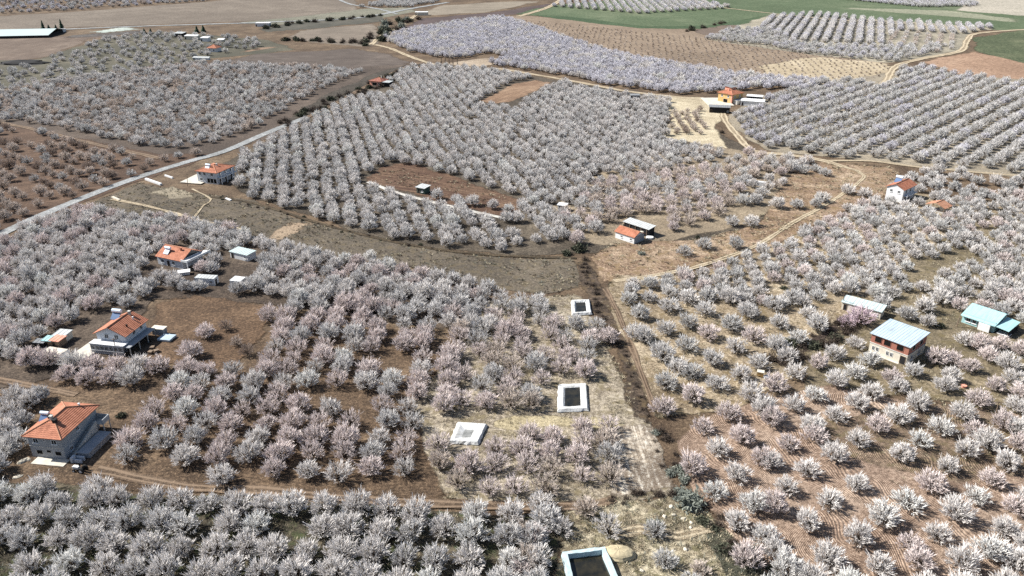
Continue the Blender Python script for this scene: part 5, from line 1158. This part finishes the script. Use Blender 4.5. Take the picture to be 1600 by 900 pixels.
hedge([(905, 405), (922, 440), (945, 500), (965, 540)], 26, 1.6, (.6, 1.2), ['bare'], 'dark brush', 'in the upper ditch below the cottage', 'brush in the ditch')
hedge([(968, 540), (985, 580), (1000, 620), (1016, 664)], 14, .8, (.45, .85), ['bare'], 'dark brush', 'in the lower ditch beside the tilled strip', 'brush in the ditch')
hedge([(1024, 668), (1046, 720), (1062, 770), (1085, 800)], 18, 2.2, (.6, 1.3), ['bare', 'bare', 'grey'], 'grey brush', 'right of the tilled strip', 'brush right of the tilled strip')
hedge([(1215, 572), (1255, 552), (1300, 522), (1335, 500)], 34, 3.4, (1.0, 1.9), ['bare', 'bare', 'bare', 'olive'], 'bare brown bush', 'of the hedge left of the brick house', 'bare hedge left of the brick house')
hedge([(1105, 822), (1150, 850), (1180, 890), (1200, 915)], 24, 3.0, (.7, 1.3), ['olive', 'grey', 'bare'], 'green grey scrub', 'at the edge of the red soil', 'scrub at the edge of the red soil')
hedge([(955, 788), (990, 778), (1040, 772)], 12, 1.4, (.5, 1.0), ['bare'], 'low dark brush', 'below the tilled strip', 'low brush below the tilled strip')
hedge([(440, 197), (478, 182), (520, 158), (570, 142), (610, 122), (655, 103)], 56, 6.0, (1.5, 2.6), ['bare', 'bare', 'olive'], 'bare roadside bush', 'left of the road to the red farmhouse', 'bushes along the road')
hedge([(578, 72), (590, 55), (612, 44), (640, 32), (600, 40)], 22, 9, (3, 4.6), ['olive', 'bare', 'grey'], 'dark bushy tree', 'along the far track bend', 'dark trees along the far track')
hedge([(440, 62), (480, 64), (520, 66), (560, 68)], 18, 6, (2.2, 3.4), ['olive', 'bare'], 'dark bush', 'in the far hedge left of the track bend', 'far hedge')
hedge([(410, 46), (470, 36), (540, 30), (600, 24)], 24, 5, (2.2, 3.4), ['bare', 'olive'], 'dark far bush', 'along the far road', 'bushes along the far road')
hedge([(1060, 50), (1085, 46), (1105, 42), (1130, 36)], 8, 5, (2.2, 3.2), ['bare', 'olive'], 'dark bush', 'at the edge of the far green field', 'bushes at the green field')
hedge([(690, 392), (560, 368), (430, 328), (330, 308)], 20, 1.6, (.4, .8), ['olive', 'bare'], 'low weed bush', 'on the bank above the meadow', 'weeds on the meadow bank')
for x, y, s_, k, lb in [(1078, 790, 2.3, 'grey', 'large grey green bush among the boulders'), (1023, 822, 1.3, 'grey', 'dark grey bush below the boulders'), (1128, 208, 1.6, 'bare', 'dark bush beside the hill track below the barn'),
                        (1225, 452, 1.2, 'olive', 'green bush left of the far blue shed trees'), (1470, 512, 1.3, 'olive', 'round green bush between brick house and turquoise house'), (1268, 240, 1.6, 'bare', 'brown bush at the track corner'),
                        (1002, 398, 1.1, 'grey', 'grey bush in front of the cottage wall'), (840, 372, 1.2, 'bare', 'brown bush below the small white hut'), (905, 392, 2.0, 'olive', 'dark green bush at the ditch head left of the cottage'),
                        (885, 398, 1.5, 'olive', 'low dark green bush left of the ditch head'), (200, 540, 1.0, 'bare', 'brown bush under the side roof of the balcony house'), (148, 690, 1.0, 'bare', 'dark bush at the grey house lean-to'), (190, 652, 1.0, 'olive', 'dark bush at the edge of brown soil above the grey house'),
                        (1235, 262, 1.5, 'olive', 'dark green bush under the white trees near the track corner'), (1090, 372, .9, 'olive', 'small green bush on tan open ground'), (5, 335, 2.4, 'bare', 'bare dark bush at the left edge by the road')]:
    q = G(x, y); shrub(q.x, q.y, s_, k, lb, None)
for i, (x, y) in enumerate([(690, 104), (696, 104), (702, 103), (708, 104), (715, 105)]):
    q = G(x, y); mb = MB(); rr = random.Random(i + 900); tr = MB(); tr.tube((0, 0, -.2), (0, 0, 6.5), .16, .05, 6)
    for k in range(90):
        z = rr.uniform(1.2, 6.8); a = rr.uniform(0, 6.28); L = rr.uniform(.5, 1.3) * (1.25 - z / 9); mb.tube((0, 0, z), (math.cos(a) * L * .7, math.sin(a) * L * .7, z + L * 1.3), .045, .012, 3, cap=False)
    o = empty('bare_tree', q, 0, 'bare purple brown tree at the far pale plot, ' + ['leftmost', 'second from left', 'middle one', 'second from right', 'rightmost'][i], 'tree', 'bare trees at the far plot')
    tr.build('trunk', M['bark'], o); mb.build('crown', M['twig'], o)
for i, (x, y, hh) in enumerate([(68, 47, 9), (97, 47, 10), (77, 47, 5), (88, 47, 5), (308, 51, 6), (318, 50, 6), (236, 53, 5), (226, 53, 5)]):
    q = G(x, y); mb = MB(); rr = random.Random(i + 50)
    for k in range(9):
        z0 = hh * (.08 + .1 * k); r1 = hh * (.3 if i < 2 else .5) * (1 - k / 10.5); n = 9
        ring = [(math.cos(6.283 * j / n) * r1 * rr.uniform(.7, 1.15), math.sin(6.283 * j / n) * r1 * rr.uniform(.7, 1.15), z0 + rr.uniform(-.3, .3)) for j in range(n)]
        for j in range(n): mb.face([ring[j], ring[(j + 1) % n], (0, 0, z0 + hh * .2)])
    o = empty('conifer', q, 0, ['dark conifer right of the long greenhouse', 'taller dark conifer right of the tiny white hut', 'low dark conifer left of the tiny white hut', 'low dark conifer touching the tiny white hut', 'dark round tree above the far white sheds, left one', 'dark round tree above the far white sheds, right one', 'dark tree left of the white barn, right one', 'dark tree left of the white barn, left one'][i], 'tree')
    mb.build('crown', M['conifer'], o); mb = MB(); mb.tube((0, 0, -.2), (0, 0, hh * .3), .3, .2, 6); mb.build('trunk', M['bark'], o)

def scatter(name, pts, variants, label):
    """one stuff object: a point per plant, each point carrying one of the given mesh pairs (geometry nodes)"""
    me = bpy.data.meshes.new(name); me.from_pydata([(p['x'], p['y'], 0) for p in pts], [], [])
    def att(n, typ, vals, key='value'):
        a = me.attributes.new(n, typ, 'POINT'); a.data.foreach_set(key, vals)
    att('which', 'INT', [p['v'] for p in pts]); att('turn', 'FLOAT', [p['r'] for p in pts]); att('size', 'FLOAT', [p['s'] for p in pts])
    att('tint', 'FLOAT_COLOR', [c for p in pts for c in (*p['c'], 1)], 'color')
    o = bpy.data.objects.new(name, me); COL.objects.link(o); tag(o, label, None, None, 'stuff')
    ng = bpy.data.node_groups.new(name, 'GeometryNodeTree')
    ng.interface.new_socket('Geometry', in_out='INPUT', socket_type='NodeSocketGeometry'); ng.interface.new_socket('Geometry', in_out='OUTPUT', socket_type='NodeSocketGeometry')
    N = ng.nodes; L = ng.links.new; gi = N.new('NodeGroupInput'); go = N.new('NodeGroupOutput')
    def named(n, t):
        x = N.new('GeometryNodeInputNamedAttribute'); x.data_type = t; x.inputs['Name'].default_value = n
        return next(s for s in x.outputs if s.enabled and s.name == 'Attribute')
    wi, tu, si = named('which', 'INT'), named('turn', 'FLOAT'), named('size', 'FLOAT')
    cx = N.new('ShaderNodeCombineXYZ'); L(tu, cx.inputs[2]); jn = N.new('GeometryNodeJoinGeometry')
    for k, objs in enumerate(variants):
        part = N.new('GeometryNodeJoinGeometry')
        for ob, mt in objs:
            oi = N.new('GeometryNodeObjectInfo'); oi.transform_space = 'ORIGINAL'; oi.inputs['Object'].default_value = ob; oi.inputs['As Instance'].default_value = False
            s_ = oi.outputs['Geometry']
            if mt:
                sm = N.new('GeometryNodeSetMaterial'); sm.inputs['Material'].default_value = mt; L(s_, sm.inputs['Geometry']); s_ = sm.outputs[0]
            L(s_, part.inputs[0])
        eq = N.new('FunctionNodeCompare'); eq.data_type = 'INT'; eq.operation = 'EQUAL'
        ii = [s for s in eq.inputs if s.type == 'INT']; L(wi, ii[0]); ii[1].default_value = k
        ip = N.new('GeometryNodeInstanceOnPoints'); L(gi.outputs[0], ip.inputs['Points']); L(eq.outputs[0], ip.inputs['Selection'])
        L(part.outputs[0], ip.inputs['Instance']); L(cx.outputs[0], ip.inputs['Rotation']); L(si, ip.inputs['Scale']); L(ip.outputs[0], jn.inputs[0])
    L(jn.outputs[0], go.inputs[0])
    md = o.modifiers.new('scatter', 'NODES'); md.node_group = ng
    return o
src = {}
for o in list(COL.objects):
    if o.name.startswith(('trunk', 'crown')) and o.data.users > 0: src.setdefault(o.data.name, o)
pairs = []; remap = {}
for k, (tm, cm) in enumerate(VAR):
    if tm.name in src and cm.name in src: remap[k] = len(pairs); pairs.append([(src[tm.name], None), (src[cm.name], M['blossom_far'])])
pts = []
for t in rest:
    lo, hi = IDX[t['kind']]; ks = [k for k in range(lo, hi) if k in remap] or list(remap)
    pts.append(dict(x=t['x'], y=t['y'], s=t['s'] * r0.uniform(.92, 1.08), v=remap[r0.choice(ks)], r=r0.uniform(0, 6.28), c=tint_of(t, r0)))
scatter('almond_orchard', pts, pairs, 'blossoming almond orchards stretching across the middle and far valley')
print('trees', len(TREES), 'near', len(near), 'rest', len(rest), 'last px/m', FPX / pix(near[-1]['x'], near[-1]['y'], 2)[2])

# dry grass and weeds: tufts far too many to count
def tuft_mesh(seed, mat, n=22, h_=.45, w_=.5):
    r = random.Random(seed); mb = MB()
    for k in range(n):
        a = r.uniform(0, 6.28); d = r.uniform(0, w_); b = Vector((math.cos(a) * d * .6, math.sin(a) * d * .6, -.02)); e = b + Vector((math.cos(a) * d * .7 + r.gauss(0, .1), math.sin(a) * d * .7 + r.gauss(0, .1), h_ * r.uniform(.4, 1.1)))
        q = Vector((-math.sin(a), math.cos(a), 0)) * r.uniform(.03, .07); mb.face([b + q, b - q, e])
    return mb, mat
tufts = []
for k, mt in enumerate(['straw', 'straw', 'scrub', 'twig', 'grey_scrub']):
    mb, mt = tuft_mesh(k + 5, mt); q = G(640 + 30 * k, 420 - 3 * k) if k < 2 else G(990 + 14 * k, 800 + 6 * k)
    o = mb.build('grass_tuft', M[mt]); o.location = q; tufts.append([(o, None)])
    tag(o, ['pale dry grass tuft on the dark meadow', 'pale dry grass tuft further right on the dark meadow', 'green weed tuft near the boulders', 'brown weed tuft near the boulders', 'grey weed tuft near the boulders'][k], 'grass tuft')
wp = []; rw = random.Random(5)
def weeds(pxs, n, mix, size):
    poly = [(p.x, p.y) for p in (G(*q) for q in pxs)]; x0 = min(p[0] for p in poly); x1 = max(p[0] for p in poly); y0 = min(p[1] for p in poly); y1 = max(p[1] for p in poly); k = 0; tries = 0
    while k < n and tries < n * 8:
        tries += 1; c = (rw.uniform(x0, x1), rw.uniform(y0, y1))
        for _ in range(rw.randint(1, 7)):
            x, y = c[0] + rw.gauss(0, 1.1), c[1] + rw.gauss(0, 1.1)
            if inside((x, y), poly) and not any(math.hypot(x - f[0], y - f[1]) < f[2] - 1.6 for f in FOOT) :
                wp.append(dict(x=x, y=y, s=rw.uniform(*size), v=rw.choice(mix), r=rw.uniform(0, 6.28), c=(1, 1, 1))); k += 1
weeds([(690, 780), (640, 640), (690, 560), (760, 470), (910, 460), (960, 560), (1010, 650), (960, 670), (960, 780), (860, 805)], 2600, [0, 1, 0, 1, 2, 3], (.7, 1.5))
weeds([(855, 960), (872, 850), (858, 800), (960, 780), (1062, 770), (1110, 800), (1160, 850), (1230, 960)], 1700, [0, 1, 2, 3, 4], (.7, 1.7))
weeds([(935, 470), (960, 428), (1080, 430), (1180, 395), (1340, 325), (1420, 300), (1620, 330), (1620, 620), (1420, 600), (1250, 590), (1160, 640), (1020, 660)], 3600, [0, 1, 2, 0, 3], (.8, 1.6))
weeds([(918, 402), (960, 380), (1100, 372), (1180, 350), (1210, 300), (1250, 250), (1400, 262), (1440, 290), (1330, 330), (1200, 392), (1000, 440)], 1500, [0, 1, 2, 3], (.9, 1.8))
weeds([(130, 322), (220, 285), (300, 300), (400, 312), (480, 345), (600, 372), (700, 392), (800, 402), (905, 402), (915, 450), (850, 462), (760, 452), (690, 430), (560, 402), (420, 385), (330, 368), (200, 340)], 2400, [0, 2, 3, 4, 3], (.8, 1.5))
weeds([(0, 770), (300, 785), (860, 815), (860, 920), (0, 920)], 2600, [2, 2, 3, 4, 0], (.7, 1.6))
weeds([(1250, 640), (1600, 610), (1600, 760), (1400, 760)], 900, [2, 3, 0], (.6, 1.3))
weeds([(572, 276), (612, 260), (768, 296), (806, 318), (770, 330), (690, 312)], 400, [0, 2, 3], (.9, 1.6))
scatter('ground_cover', wp, tufts, 'dry grass and weed tufts over the fields and between the trees')
